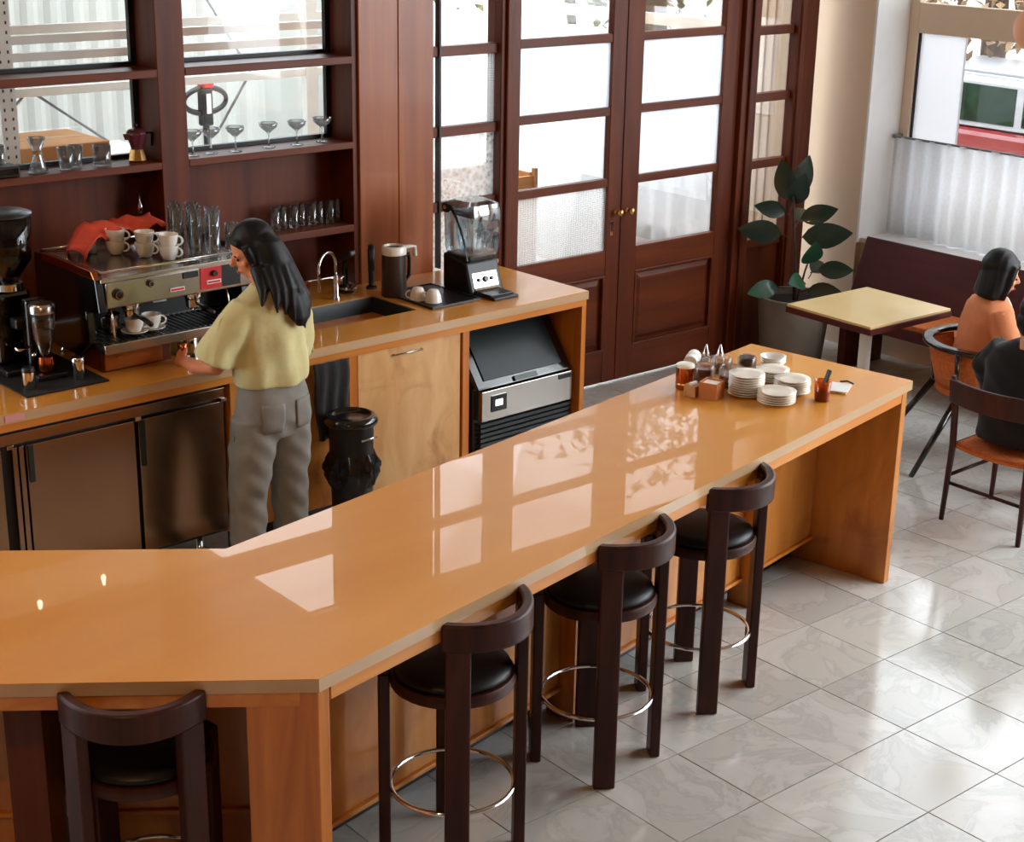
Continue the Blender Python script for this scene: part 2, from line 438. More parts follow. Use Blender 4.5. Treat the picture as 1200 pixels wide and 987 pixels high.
# timber pilaster beside the shelves, in two boards
pil = struct('pilaster', (0, 0, 0)); pil['label'] = 'tall reddish timber pilaster between shelves and doors'
MB().box(4.90, DW-.012, 0, 5.155, DW+.22, 3.02).build('board', 'mahogany_pilaster', pil, bevel=.004)
MB().box(5.158, DW-.012, 0, 5.395, DW+.22, 3.02).build('board', 'mahogany_pilaster', pil, bevel=.004)

RZ = [1.30, 1.735, 2.17, 2.575]
def leaf(n, x0, x1, g0, g1, mats, label, knob_x, lock):
    d = struct('door_%d' % n); d['label'] = label
    MB().box(x0, DW, .015, g0, DW+.05, 2.98).build('stile', 'mahogany', d, bevel=.004)
    MB().box(g1, DW, .015, x1, DW+.05, 2.98).build('stile', 'mahogany', d, bevel=.004)
    MB().box(g0, DW+.002, .72, g1, DW+.048, .875).build('rail', 'mahogany_rail', d, bevel=.004)
    MB().box(g0, DW+.002, .015, g1, DW+.048, .22).build('rail', 'mahogany_rail', d, bevel=.004)
    for z in RZ: MB().box(g0, DW+.004, z-.026, g1, DW+.046, z+.026).build('rail', 'mahogany_rail', d, bevel=.004)
    MB().box(g0, DW+.004, 2.93, g1, DW+.046, 2.98).build('rail', 'mahogany_rail', d, bevel=.004)
    # raised lower panel: sunk field with a sloped border
    p = MB(); a, b_, c0, c1 = g0, g1, .22, .72
    p.box(a, DW+.024, c0, b_, DW+.036, c1)
    q = .06
    p.add([(a+q*.5,DW+.024,c0+q*.5),(b_-q*.5,DW+.024,c0+q*.5),(b_-q*.5,DW+.024,c1-q*.5),(a+q*.5,DW+.024,c1-q*.5),
           (a+q,DW+.010,c0+q),(b_-q,DW+.010,c0+q),(b_-q,DW+.010,c1-q),(a+q,DW+.010,c1-q)],
          [(0,1,5,4),(1,2,6,5),(2,3,7,6),(3,0,4,7),(4,5,6,7)])
    p.build('panel', 'mahogany_rail', d)
    mo = MB(); e = .018
    mo.box(a, DW-.004, c0, b_, DW+.02, c0+e).box(a, DW-.004, c1-e, b_, DW+.02, c1).box(a, DW-.004, c0+e, a+e, DW+.02, c1-e).box(b_-e, DW-.004, c0+e, b_, DW+.02, c1-e)
    mo.build('moulding', 'mahogany_rail', d, bevel=.005)
    zs = [.875] + [v for z in RZ for v in (z-.026, z+.026)] + [2.93]
    for k in range(5):
        MB().box(g0, DW+.022, zs[2*k], g1, DW+.027, zs[2*k+1]).build('pane', mats[k], d)
    kb = MB(); kb.lathe([(.006,0),(.018,.002),(.018,.006),(.008,.01),(.008,.03),(.018,.036),(.023,.048),(.018,.06),(.004,.064)], 14)
    kb.xf(Matrix.Translation((knob_x, DW, 1.115)) @ Matrix.Rotation(PI/2, 4, 'X')).build('knob', 'brass', d, smooth=True)
    if lock:
        es = MB().box(knob_x-.042, DW-.004, .97, knob_x-.018, DW, 1.06).build('lock_plate', 'chrome', d, bevel=.003)
        MB().box(knob_x-.034, DW-.006, .995, knob_x-.026, DW-.003, 1.035).build('keyhole', 'black_plastic', es)
    return d
leaf(1, 5.955, 6.862, 6.03, 6.75, ['pane_reeded', 'pane_clear', 'pane_frost', 'pane_clear', 'pane_clear'],
     'dark timber glazed door leaf with reeded lowest pane', 6.82, True)
leaf(2, 6.868, 7.87, 7.01, 7.73, ['pane_clear', 'pane_frost', 'pane_frost', 'pane_clear', 'pane_clear'],
     'dark timber glazed door leaf nearer the rubber plant', 6.915, False)
def sidelight(n, x0, x1, rails, bottom, mats, label):
    w = struct('window_%d' % n); w['label'] = label
    zs = [bottom] + [v for z in rails for v in (z-.028, z+.028)] + [2.98]
    for z in rails: MB().box(x0, DW+.0, z-.028, x1, DW+.06, z+.028).build('rail', 'mahogany_rail', w, bevel=.004)
    for k in range(len(rails)+1):
        MB().box(x0, DW+.03, zs[2*k], x1, DW+.035, zs[2*k+1]).build('pane', mats[k % len(mats)], w)
    MB().box(x0, DW+.0, bottom-.06, x1, DW+.07, bottom).build('rail', 'mahogany_rail', w, bevel=.004)
    MB().box(x0, DW+.02, 0, x1, DW+.06, bottom-.06).build('panel', 'mahogany', w)
    return w
w1 = sidelight(1, 5.395, 5.86, [1.30, 1.72, 2.16, 2.575], .90, ['pane_hammered', 'pane_hammered', 'pane_reeded', 'pane_clear', 'pane_clear'], 'tall narrow window of textured panes beside the pilaster')
MB().box(5.437, DW-.012, .95, 5.449, DW+.03, 2.98).build('glazing_bar', 'black_plastic', w1)
w2 = sidelight(2, 8.02, 8.39, [1.28, 1.72, 2.15, 2.575], .775, ['pane_clear'], 'narrow timber window behind the rubber plant')

# ------------------------------------------------------------------ back-bar shelving set in the wall
sh = thing('wall_shelving', 'built-in dark timber shelving with glazed backs behind the espresso machine', 'shelving')
def post(x0, x1): MB().box(x0, DW, .942, x1, DW+.24, 3.02).build('post', 'mahogany', sh, bevel=.004)
post(3.735, 3.885)
MB().box(4.868, DW+.004, .942, 4.898, DW+.24, 3.02).build('side_panel', 'mahogany', sh)
MB().box(2.00, DW, .94, 2.10, DW+.24, 3.02).build('post', 'mahogany', sh, bevel=.004)
SPAN = [(2.10, 3.735), (3.885, 4.868)]
for a, b_ in SPAN:
    for z0, z1 in ((1.685, 1.722), (2.13, 2.17), (2.52, 2.56)):
        MB().box(a, DW-.002, z0, b_, DW+.24, z1).build('shelf', 'mahogany_rail', sh, bevel=.004)
    MB().box(a, DW+.21, .942, b_, DW+.24, 1.685).build('back_panel', 'mahogany', sh)
    for z0, z1 in ((1.722, 2.13), (2.17, 2.52), (2.56, 3.02)):
        p = MB().box(a+.03, DW+.215, z0+.02, b_-.03, DW+.22, z1-.01).build('pane', 'pane_clear', sh)
        fr = MB().box(a, DW+.205, z0, b_, DW+.235, z0+.02).box(a, DW+.205, z1-.01, b_, DW+.235, z1).box(a, DW+.205, z0+.02, a+.03, DW+.235, z1-.01).box(b_-.03, DW+.205, z0+.02, b_, DW+.235, z1-.01)
        fr.build('pane_frame', 'black_plastic', p)
ss = MB().box(4.385, DW+.0, 1.235, 4.866, DW+.205, 1.275).build('small_shelf', 'mahogany_rail', sh, bevel=.004)

# ------------------------------------------------------------------ right wall with the street window
WX = 8.75
wl = MB()
wl.box(WX, 6.73, 0, WX+.45, 7.3, 4.9)                     # beige pier in the corner
wl.box(WX+.05, -4.2, 0, WX+.45, 6.73, .74)                 # low wall under the sill
wl.box(WX, -4.2, 4.3, WX+.45, 6.73, 4.9)
for y in (-4.2, -1.9, .6, 3.1): wl.box(WX, y, .74, WX+.45, y+.3, 4.3)
sbuild(wl, 'wall_right', 'beige_wall', 'beige street-side wall with deep window openings')
rv = MB().box(WX-.004, 6.712, .74, WX+.42, 6.729, 4.3)
sbuild(rv, 'trim_8', 'white_paint', 'white painted window reveal beside the beige pier')
sbuild(MB().box(WX+.02, 3.4, .74, WX+.45, 6.712, .775), 'trim_9', 'white_paint', 'white window sill above the bench', bevel=.004)
w3 = struct('window_3'); w3['label'] = 'tall pale-framed street window above the bench'
FX0, FX1 = WX+.34, WX+.40
def wb_(n, y0, z0, y1, z1, mat='window_paint', dx=0): return MB().box(FX0+dx, y0, z0, FX1+dx, y1, z1).build(n, mat, w3, bevel=.004)
wb_('stile', 6.64, .775, 6.712, 4.3); wb_('stile', 3.4, .775, 3.47, 4.3)
wb_('stile', 5.02, .775, 5.08, 4.3)
wb_('rail', 3.47, 2.13, 6.64, 2.325); wb_('rail', 3.47, .775, 6.64, .83); wb_('rail', 3.47, 4.24, 6.64, 4.3)
wb_('stile', 6.625, .83, 6.64, 2.13, 'charcoal', .02)
MB().box(FX0+.03, 6.275, .83, FX0+.05, 6.622, 2.13).build('film_pane', 'film_white', w3)
for a, b_ in ((5.08, 6.64), (3.47, 5.02)):
    MB().box(FX0+.055, a, .83, FX0+.06, b_, 2.13).build('pane', 'pane_clear', w3)
    MB().box(FX0+.055, a, 2.325, FX0+.06, b_, 4.24).build('pane', 'pane_clear', w3)
cr = thing('curtain_rod', 'thin grey curtain rod across the street window', 'curtain rod', (WX+.27, 0, 1.445))
MB().tube([(0, 3.45, 0), (0, 6.70, 0)], .008, 10).build('rod', 'grey_wire', cr, smooth=True)
for y in (3.47, 6.69): MB().box(-.012, y-.012, -.012, .07, y+.012, .012).build('bracket', 'grey_wire', cr)
ct = MB(); ny = 300
top, bot = [], []
for i in range(ny+1):
    y = 3.46 + (6.69-3.46)*i/ny
    w = .022*math.sin(y*52) + .012*math.sin(y*23+1)
    top.append((WX+.27+w*.5, y, 1.447)); bot.append((WX+.26+w, y, .785))
ct.add(top+bot, [(i, i+1, ny+2+i, ny+1+i) for i in range(ny)])
o = ct.build('cafe_curtain', 'sheer_white', smooth=True); so = o.modifiers.new('solid', 'SOLIDIFY'); so.thickness = .002
tag(o, 'white sheer half curtain on the street window above the bench', 'curtain')

# ------------------------------------------------------------------ store room and lobby behind the glazing
sbuild(MB().box(-3.2, 7.34, -.1, 8.8, 13.2, 0), 'floor_backroom', 'white_wall', 'pale floor of the room behind the glazing')
sbuild(MB().box(-3.2, 13.1, 0, 9.1, 13.3, 3.4), 'wall_far', 'store_wall', 'white far wall seen through the glazing')
sbuild(MB().box(8.80, 7.34, 0, 9.0, 8.02, 3.4).box(8.80, 8.02, 0, 9.0, 13.1, .5), 'wall_lobby', 'beige_wall', 'beige lobby wall seen through the narrow window')
for n_, (y0, y1) in enumerate(((7.62, 7.635), (7.70, 7.715), (7.985, 8.02), (10.6, 10.7))):
    sbuild(MB().box(8.785, y0, 0, 8.80, y1, 3.4), 'trim_%d' % (10+n_), 'beige_wall' if n_ < 3 else 'white_paint')
sbuild(MB().box(8.84, 8.02, 2.02, 8.90, 13.1, 2.10), 'trim_14', 'window_paint', 'pale transom of the lobby window')
sbuild(MB().box(-3.2, 7.34, 3.4, 5.1, 13.3, 3.5), 'shade_roof_backroom', 'store_wall', 'unseen flat roof added to shade the store room')  # added out of view to keep sky light off the store room
sbuild(MB().box(6.05, 7.5, 0, 6.12, 9.0, 1.02), 'wall_partition', 'crate_wood', 'low timber partition behind the textured panes')
# white profiled sheet wall behind the coupe glasses
sp = MB(); pts = []
for i in range(61):
    x = 4.75 + i*.05; pts.append((x, 12.7 + (.03 if (i//2) % 2 else 0)))
sp.add([(x, y, 0) for x, y in pts]+[(x, y, 3.4) for x, y in pts], [(i, i+1, 62+i, 61+i) for i in range(60)])
o = sp.build('wall_sheet', 'store_wall'); o['kind'] = 'structure'; o['label'] = 'white ribbed sheet wall of the store room'
md = o.modifiers.new('solid', 'SOLIDIFY'); md.thickness = .01
# lobby curtain behind the doors
ct = MB(); top, bot = [], []; ny = 260
for i in range(ny+1):
    x = 7.2 + (11.6-7.2)*i/ny; xx = min(x, 8.7)
    w = .03*math.sin(i*.55) + .015*math.sin(i*.21)
    top.append((8.76+w*.6, 8.06+5.0*i/ny, 1.96)); bot.append((8.76+w, 8.06+5.0*i/ny, .05))
ct.add(top+bot, [(i, i+1, ny+2+i, ny+1+i) for i in range(ny)])
o = ct.build('lobby_curtain', 'sheer_white', smooth=True); so = o.modifiers.new('solid', 'SOLIDIFY'); so.thickness = .002
tag(o, 'white pleated curtain hanging behind the double door', 'curtain')
bx = thing('timber_crate', 'open pale timber crate seen through the door pane', 'crate', (7.0, 8.25, 0))
MB().box(-.45, -.02, .0, .12, .0, 1.14).build('front_board', 'crate_wood', bx); MB().box(-.45, .5, 0, .12, .52, 1.14).build('rear_board', 'crate_wood', bx)
MB().box(.10, 0, 0, .12, .5, 1.16).build('side_board', 'crate_wood', bx); MB().box(-.45, 0, 0, -.43, .5, 1.14).build('side_board', 'crate_wood', bx)
MB().box(.12, -.03, 0, .15, .0, 1.19).build('corner_post', 'crate_wood', bx)
MB().box(-.43, 0, .95, .10, .5, .97).build('base_board', 'drawer_wood', bx)
# storage rack
rk = thing('storage_rack', 'pale perforated steel storage rack behind the left shelves', 'rack', (0, 8.3, 0))
for (x, y) in ((3.47, 0), (3.47, .8), (1.2, 0), (5.9, .8)):
    up = MB().box(x-.045, y-.03, 0, x+.045, y+.03, 3.2).build('upright', 'rack_paint', rk)
    if y == 0 and x == 3.47:
        for k in range(24):
            z = 1.35 + k*.05
            for dx in (-.022, .022): MB().box(x+dx-.0045, y-.033, z, x+dx+.0045, y-.029, z+.016).build('slot', 'rack_hole', up)
for z in (1.50, 2.10, 2.19): MB().box(1.2, -.02, z, 6.2, .02, z+.045 if z > 2 else z+.02).build('beam', 'rack_paint', rk)
for z in (1.80, 2.16): MB().box(1.2, .78, z, 6.2, .82, z+.05).build('beam', 'rack_paint', rk)
MB().box(1.2, .0, 1.47, 3.42, .8, 1.50).build('deck', 'rack_paint', rk)
MB().box(3.52, .0, 1.47, 4.5, .8, 1.50).build('deck', 'rack_paint', rk)
for a, b_ in (((3.55, .8, 1.45), (3.95, .8, 1.84)), ((3.95, .8, 1.84), (4.5, .8, 1.45)), ((4.6, .8, 1.45), (5.0, .8, 1.84)), ((3.0, .8, 1.84), (3.45, .8, 1.45)), ((5.1, .8, 2.4), (5.45, .8, 1.85)), ((5.45, .8, 1.85), (5.2, .8, 1.5))):
    MB().tube([a, b_], .009, 8).build('brace', 'grey_wire', rk, smooth=True)
cb = thing('cardboard_box', 'flat brown cardboard box on the storage rack', 'box', (3.78, 8.62, 1.502))
MB().box(-.24, -.26, 0, .28, .26, .13).build('body', 'cardboard', cb, bevel=.004)
MB().box(-.24, -.03, .13, .28, .03, .1315).build('tape', 'crate_wood', cb)
MB().box(-.255, -.27, .02, .295, .27, .128).build('sleeve', 'cardboard', cb)
o = MB().box(-.1, -.1, 0, .1, .2, .22).build('cardboard_box', 'crate_wood', loc=(3.17, 8.5, 1.502), bevel=.004); tag(o, 'small brown box at the far end of the rack', 'box')
MB().box(-.1, .02, .22, .1, .07, .2215).build('tape', 'cardboard', o)
# pallet truck: looped handle on a pole, forks behind
pj = thing('pallet_truck', 'black looped pallet truck handle with red top', 'pallet truck', (6.18, 11.0, 0), .1); pj.scale = (.78, 1, 1.07)
MB().tube([(0,0,.2),(0,0,1.15)], .03, 12).build('pole', 'black_plastic', pj, smooth=True)
lp = []
for k in range(28):
    t = 2*PI*k/28; sx = math.cos(t); lp.append((.25*sx*(1-.0*abs(sx)), 0, 1.31 + .09*math.sin(t)))
MB().tube(lp, .021, 8, closed=True).build('handle_loop', 'black_plastic', pj, smooth=True)
MB().box(-.06, -.04, 1.13, .06, .04, 1.40).build('hub', 'black_plastic', pj, bevel=.015)
MB().box(-.05, -.05, 1.40, .07, .045, 1.46).build('lever', 'jack_red', pj, bevel=.012)
MB().box(-.02, -.045, 1.22, .03, -.039, 1.36).build('sticker', 'badge_white', pj)
MB().box(-.27, .1, .0, -.11, 1.2, .10).build('fork', 'jack_red', pj); MB().box(.11, .1, .0, .27, 1.2, .10).build('fork', 'jack_red', pj)
MB().box(-.27, -.08, .06, .27, .1, .35).build('chassis', 'jack_red', pj, bevel=.01)
# two bare bulbs in the store room, mirrored by the bar top
for k, (x, y) in enumerate(((3.83, 8.3), (3.38, 8.2))):
    lm = thing('bulb_lamp', ('bare warm bulb in the store room nearer the pilaster', 'bare warm bulb in the store room over the rack')[k], 'lamp', (x, y, 2.9), group='store room bulbs')
    MB().lathe([(.003,-.018),(.012,-.012),(.017,0),(.012,.02),(.008,.05)], 12).build('bulb', 'lamp_glow', lm, smooth=True)
    MB().lathe([(.016,.05),(.016,.1),(.004,.105)], 10).build('socket', 'black_plastic', lm)
    MB().tube([(0,0,.1),(0,0,.5)], .004, 6).build('cord', 'black_plastic', lm)

# ------------------------------------------------------------------ street
sbuild(MB().box(9.25, -12, -.05, 30, 7.33, .05).box(9.05, 7.33, -.05, 30, 30, .05), 'street', 'street', 'grey street outside the window')
sbuild(MB().box(19, -2, -.12, 20, 30, 7), 'facade', 'facade_pale', 'pale house front across the street')
car = thing('car', 'red estate car parked outside the street window', 'car', (12.0, 7.6, .05), 0)
prof = [(-2.2,.35),(-2.2,.80),(-1.45,1.0),(2.15,1.02),(2.25,.75),(2.2,.35),(1.7,.28),(-1.7,.28)]
MB().extrude([(0, y, z) for y, z in prof], (1.7, 0, 0)).build('body', 'car_red', car, bevel=.05)
cab = [(-1.35,1.0),(-.75,1.42),(1.55,1.46),(2.05,1.02)]
MB().extrude([(.12, y, z) for y, z in cab], (1.46, 0, 0)).build('cabin', 'car_trim', car, bevel=.04)
for a, b_, c_, d_ in ((-1.12,-.70,.10,.10), (.18,.18,.95,.95), (1.0,1.0,1.82,1.55)):
    MB().extrude([(.112, a, 1.06), (.112, c_, 1.06), (.112, d_, 1.385), (.112, b_, 1.375)], (.02, 0, 0)).build('side_window', 'car_glass_reflect', car)
MB().box(.095, -1.2, 1.025, .125, 1.95, 1.05).build('trim_strip', 'car_trim', car)
MB().tube([(.2,-.7,1.47),(.2,1.5,1.50)], .022, 8).build('roof_rail', 'car_trim', car, smooth=True)
for y in (-1.4, 1.35):
    for x in (.05, 1.5):
        wmb = MB().lathe([(.02,0),(.30,0),(.33,.04),(.33,.16),(.30,.2),(.02,.2)], 24); wmb.xf(Matrix.Translation((x-.04, y, .33)) @ Matrix.Rotation(PI/2, 4, 'Y'))
        wmb.build('wheel', 'rubber', car, smooth=True, auto=40)
MB().box(-.02, -.25, .88, .0, -.08, .91).build('handle', 'car_trim', car); MB().box(-.02, .75, .88, .0, .92, .91).build('handle', 'car_trim', car)
def leaf_mesh(name, L, W, mat, curl=.15, fold=.12, n=6):
    v, f = [], []
    for i in range(n+1):
        t = i/n; w = W*.5*math.sin(PI*min(1, t**.85))**.8 if 0 < t < 1 else .004
        z = -curl*L*t*t
        for s_ in (-1, 0, 1): v.append((s_*w, t*L, z + abs(s_)*fold*w))
    for i in range(n):
        for k in (0, 1): a = i*3+k; f.append((a, a+1, a+4, a+3))
    me = bpy.data.meshes.new(name); me.from_pydata(v, [], f); me.update(); me.materials.append(M[mat])
    for p in me.polygons: p.use_smooth = True
    return me
# street trees: trunk, boughs and a crown of separate leaf blades
def street_tree(loc, label, crown_c, crown_r, n, mat, group):
    t = thing('street_tree', label, 'tree', loc, group=group)
    tr = MB(); tr.tube([(0,0,0),(.03,.02,1.2),(0,.05,2.6),(.05,0,crown_c[2])], [.16,.13,.10,.05], 10); tr.build('trunk', 'bark', t, smooth=True)
    bm_ = MB(); fo = MB()
    for k in range(26):
        th, ph = random.uniform(0, 2*PI), random.uniform(-.9, 1.2)
        e = Vector(crown_c) + Vector((math.cos(th)*math.cos(ph)*crown_r[0], math.sin(th)*math.cos(ph)*crown_r[1], math.sin(ph)*crown_r[2]))*random.uniform(.6, 1)
        mid = (Vector((0,0,2.4)) + e)/2 + Vector((0,0,.2))
        bm_.tube([(0,.03,2.3), mid, e], [.04,.025,.008], 5)
        for q in range(n//26):
            p = e + Vector((random.gauss(0,.3), random.gauss(0,.3), random.gauss(0,.26)))
            a = Matrix.Rotation(random.uniform(0,6.28), 3, 'Z') @ Matrix.Rotation(random.uniform(-1.2,1.2), 3, 'X')
            L, W = random.uniform(.12,.2), random.uniform(.07,.11)
            fo.add([p, p+a@Vector((W/2,L/2,.01)), p+a@Vector((0,L,0)), p+a@Vector((-W/2,L/2,.01))], [(0,1,2,3)])
    bm_.build('boughs', 'bark', t, smooth=True)
    tag(fo.build('foliage', mat, t), kind='stuff')
street_tree((14.3, 9.5, .05), 'thin street tree with dull brown leaves behind the car', (-.3,0,2.15), (1.1,1.8,.75), 1500, 'foliage_brown', 'street trees')
street_tree((12.4, 12.4, .05), 'leafy green street tree beyond the brown one', (0,0,3.6), (1.7,2.0,1.6), 2200, 'foliage', 'street trees')
street_tree((12.9, 14.4, .05), 'leafy green street tree seen through the double door', (0,0,2.5), (1.6,2.0,1.5), 2200, 'foliage', 'street trees')
# ------------------------------------------------------------------ the bar
BA, LA = math.radians(11.1), math.radians(-36.2)
BO = Vector((2.170, 3.372, 0))
bd, bn = Vector((math.cos(BA), math.sin(BA), 0)), Vector((-math.sin(BA), math.cos(BA), 0))
ld, ln = Vector((math.cos(LA), math.sin(LA), 0)), Vector((-math.sin(LA), math.cos(LA), 0))
BH = .97
def BW(s, t, z=0): return BO + bd*s + bn*t + Vector((0, 0, z))
def LW(s, t, z=0): return BO + ld*s + ln*t + Vector((0, 0, z))
inner_bend = Vector((2.429, 4.317, 0))
poly = [BO, BW(3.71, 0), BW(3.735, .853), inner_bend, inner_bend - ld*2.1, BO - ld*2.4]
worktop = thing('bar_worktop', 'long glossy orange bar worktop bending towards the espresso machine', 'worktop')
MB().prism([(p.x, p.y) for p in poly], BH-.002, BH).build('top_surface', 'bar_top', worktop)
MB().prism([(p.x, p.y) for p in poly], BH-.042, BH-.002).build('slab_edge', 'bar_edge', worktop)
bar = thing('bar_counter', 'honey timber bar base with recessed panels and end panel', 'bar counter', BO, BA)
def bp(name, s0, t0, z0, s1, t1, z1, mat, bevel=.003): return MB().box(s0, t0, z0, s1, t1, z1).build(name, mat, bar, bevel=bevel)
bp('rail', .05, .006, .882, 3.625, .034, BH-.043, 'honey_rail')
bp('rail', .45, .80, .882, 3.625, .825, BH-.043, 'honey_rail')
bp('end_panel', 3.625, .004, 0, 3.672, .845, BH-.043, 'honey_panel')
for a, b_ in ((.30, 1.655), (1.69, 2.985), (3.02, 3.624)):
    bp('front_panel', a, .40, .135, b_, .42, BH-.09, 'honey_panel')
    bp('bottom_trim', a, .385, .118, b_, .42, .135, 'honey_rail')
for s in (1.656, 2.986): bp('fin', s, .33, 0, s+.033, .46, BH-.09, 'honey_wood')
bp('toe_kick', .45, .50, 0, 3.62, .51, .118, 'black_plastic')
bp('subtop', .32, .36, BH-.09, 3.62, .80, BH-.07, 'honey_wood')
bp('rear_panel', .47, .78, .10, 1.9, .80, BH-.09, 'honey_panel'); bp('rear_panel', 1.905, .78, .10, 3.62, .80, BH-.09, 'honey_panel')
bp('rear_toe', .5, .74, 0, 3.6, .75, .10, 'black_plastic')
rel = Matrix.Rotation(LA-BA, 4, 'Z')
def lp_(name, s0, t0, z0, s1, t1, z1, mat): return MB().box(s0, t0, z0, s1, t1, z1).xf(rel).build(name, mat, bar, bevel=.003)
lp_('rail', -2.3, .006, .882, -.055, .034, BH-.043, 'honey_rail')
for a, b_ in ((-2.2, -1.6), (-1.56, -.93), (-.81, -.205)):
    lp_('front_panel', a, .40, .135, b_, .42, BH-.09, 'honey_panel'); lp_('bottom_trim', a, .385, .30, b_, .42, .315, 'honey_rail')
for s in (-.925, -1.6): lp_('fin', s, .20, 0, s+.11, .46, BH-.09, 'mahogany')
lp_('toe_kick', -2.2, .50, 0, -.2, .51, .12, 'black_plastic')
lp_('rear_panel', -2.2, .84, .10, -.45, .86, BH-.09, 'honey_panel')
lp_('subtop', -2.2, .36, BH-.09, -.3, .84, BH-.07, 'honey_wood')
def rl(s, t): p = rel @ Vector((s, t, 0)); return (p.x, p.y)
MB().prism([(.004, .010), (.046, .008), (.30, .42), rl(-.205, .42), rl(-.205, .008)], 0, BH-.043).build('corner_pier', 'honey_wood', bar, bevel=.003)

# ------------------------------------------------------------------ bar stools
def make_stool():
    st = thing('bar_stool', 'x', 'stool')
    R_ = .222
    for k, (sx, sy) in enumerate(((-1,-1), (1,-1), (1,1), (-1,1))):
        ang = math.atan2(sy, sx); h = .915 if sy < 0 else .68
        mb = MB().box(-.019, -.039, 0, .019, .039, h)
        mb.xf(Matrix.Translation((R_*math.cos(ang), R_*math.sin(ang), 0)) @ Matrix.Rotation(ang, 4, 'Z'))
        mb.build('leg', 'stool_wood', st, bevel=.006)
    MB().lathe([(.002,.630),(.185,.630),(.203,.637),(.207,.660),(.200,.675),(.002,.675)], 32).build('seat_frame', 'stool_wood', st, smooth=True, auto=50)
    MB().lathe([(.002,.675),(.180,.675),(.192,.683),(.188,.697),(.15,.707),(.002,.710)], 32).build('cushion', 'seat_leather', st, smooth=True)
    pts = []
    for k in range(17):
        a = math.radians(-148 + 116*k/16); pts.append((.224*math.cos(a), .224*math.sin(a)-.030*math.sin(PI*k/16), .898))
    MB().strip(pts, Vector((0,0,1)), .092, .036).build('backrest', 'stool_wood', st, smooth=True, bevel=.008, auto=40)
    rg = [(.204*math.cos(2*PI*k/40), .204*math.sin(2*PI*k/40), .262) for k in range(40)]
    MB().tube(rg, .0085, 8, closed=True).build('foot_ring', 'chrome', st, smooth=True)
    return st
stool = make_stool()
stool_spots = [(BW(.715, .128), BA, 'dark timber bar stool under the long bar, nearest its bend'),
               (BW(1.515, .125), BA, 'dark timber bar stool in the middle of the three along the bar'),
               (BW(2.215, .135), BA, 'dark timber bar stool closest to the bar end panel'),
               (LW(-.515, .125), LA, 'dark timber bar stool at the short angled side of the bar')]
for k, (p, a, lab) in enumerate(stool_spots):
    o = stool if k == 0 else copy_tree(stool)
    o.location = p; o.rotation_euler = (0, 0, a); o['label'] = lab; o['group'] = 'bar stools at the counter'

# ------------------------------------------------------------------ back counter
CA = math.radians(1.66); CO = Vector((5.812, 6.236, 0)); CZ = .94
cu, cv = Vector((math.cos(CA), math.sin(CA), 0)), Vector((-math.sin(CA), math.cos(CA), 0))
def CB(u, v, z=CZ): return CO + cu*u + cv*v + Vector((0, 0, z))
def c_inv_v(u, Y): return (Y - CO.y - cu.y*u)/cv.y
ct = thing('back_worktop', 'timber-edged worktop along the back wall carrying the espresso machine', 'worktop', CO, CA)
def slab(z0, z1, name, mat, inset=0):
    mb = MB()
    b0 = lambda u: c_inv_v(u, 7.088)
    b1 = lambda u: c_inv_v(u, 7.305)
    S0, S1, V0, V1 = -1.66, -.985, .265, .64
    i = inset
    def q(u0, v0a, u1, v1a, v1b): mb.prism([(u0, v0a), (u1, v0a), (u1, v1b), (u0, v1a)], z0, z1)
    q(-3.95, i, S0, b1(-3.95), b1(S0)); q(S0, i, S1, V0, V0); q(S0, V1, S1, b1(S0), b1(S1))
    q(S1, i, -.94, b1(S1), b1(-.94)); q(-.94, i, -i, b0(-.94), b0(0))
    return mb.build(name, mat, ct)
slab(CZ-.003, CZ, 'top_surface', 'bar_top'); slab(CZ-.045, CZ-.003, 'slab_edge', 'bar_edge'); slab(CZ-.082, CZ-.045, 'edge_strip', 'honey_rail', .008)
sk = thing('sink', 'dark steel undermount sink in the back worktop', 'sink', CB(-1.3225, .4525), CA)
bw = MB(); a, b_ = .334, .184
for z0, z1, i0, i1 in ((-.006, -.17, 0, .025),):
    r0 = [(-a,-b_,z0),(a,-b_,z0),(a,b_,z0),(-a,b_,z0)]; r1 = [(-a+i1,-b_+i1,z1),(a-i1,-b_+i1,z1),(a-i1,b_-i1,z1),(-a+i1,b_-i1,z1)]
    bw.add(r0+r1, [(0,1,5,4),(1,2,6,5),(2,3,7,6),(3,0,4,7),(4,5,6,7)])
o = bw.build('basin', 'charcoal', sk); so = o.modifiers.new('solid', 'SOLIDIFY'); so.thickness = .006; so.offset = -1
MB().lathe([(.003,-.165),(.035,-.165),(.035,-.162),(.003,-.160)], 16, (.1,0,0)).build('drain', 'chrome', sk)
# under-counter units
def unit(name, label, cat, u): return thing(name, label, cat, CB(u, 0, 0), CA)
fr = unit('refrigerated_cabinet', 'low stainless steel refrigerated cabinet below the espresso machine', 'refrigerator', -3.95)
def fb(name, u0, v0, z0, u1, v1, z1, mat, par=None, bevel=.002): return MB().box(u0+3.95, v0, z0, u1+3.95, v1, z1).build(name, mat, par or fr, bevel=bevel)
fb('carcass', -3.94, .075, .11, -2.285, .62, .855, 'black_plastic')
fb('top_rail', -3.94, .05, .782, -2.285, .075, .83, 'steel_bar_reflect')
for a, b_ in ((-3.90, -3.375), (-3.265, -2.755), (-2.735, -2.295)):
    d = fb('door', a, .045, .135, b_, .074, .768, 'steel_bar_reflect')
    fb('grip', a+.006, .036, .60 if a < -3 else .55, a+.03, .0445, .766, 'charcoal', d)
for a in (-3.325, -3.295): fb('divider', a, .048, .135, a+.022, .074, .768, 'steel_bar_reflect')
for a in (-3.35, -2.75, -2.31):
    fb('hinge', a, .04, .766, a+.03, .05, .782, 'chrome')
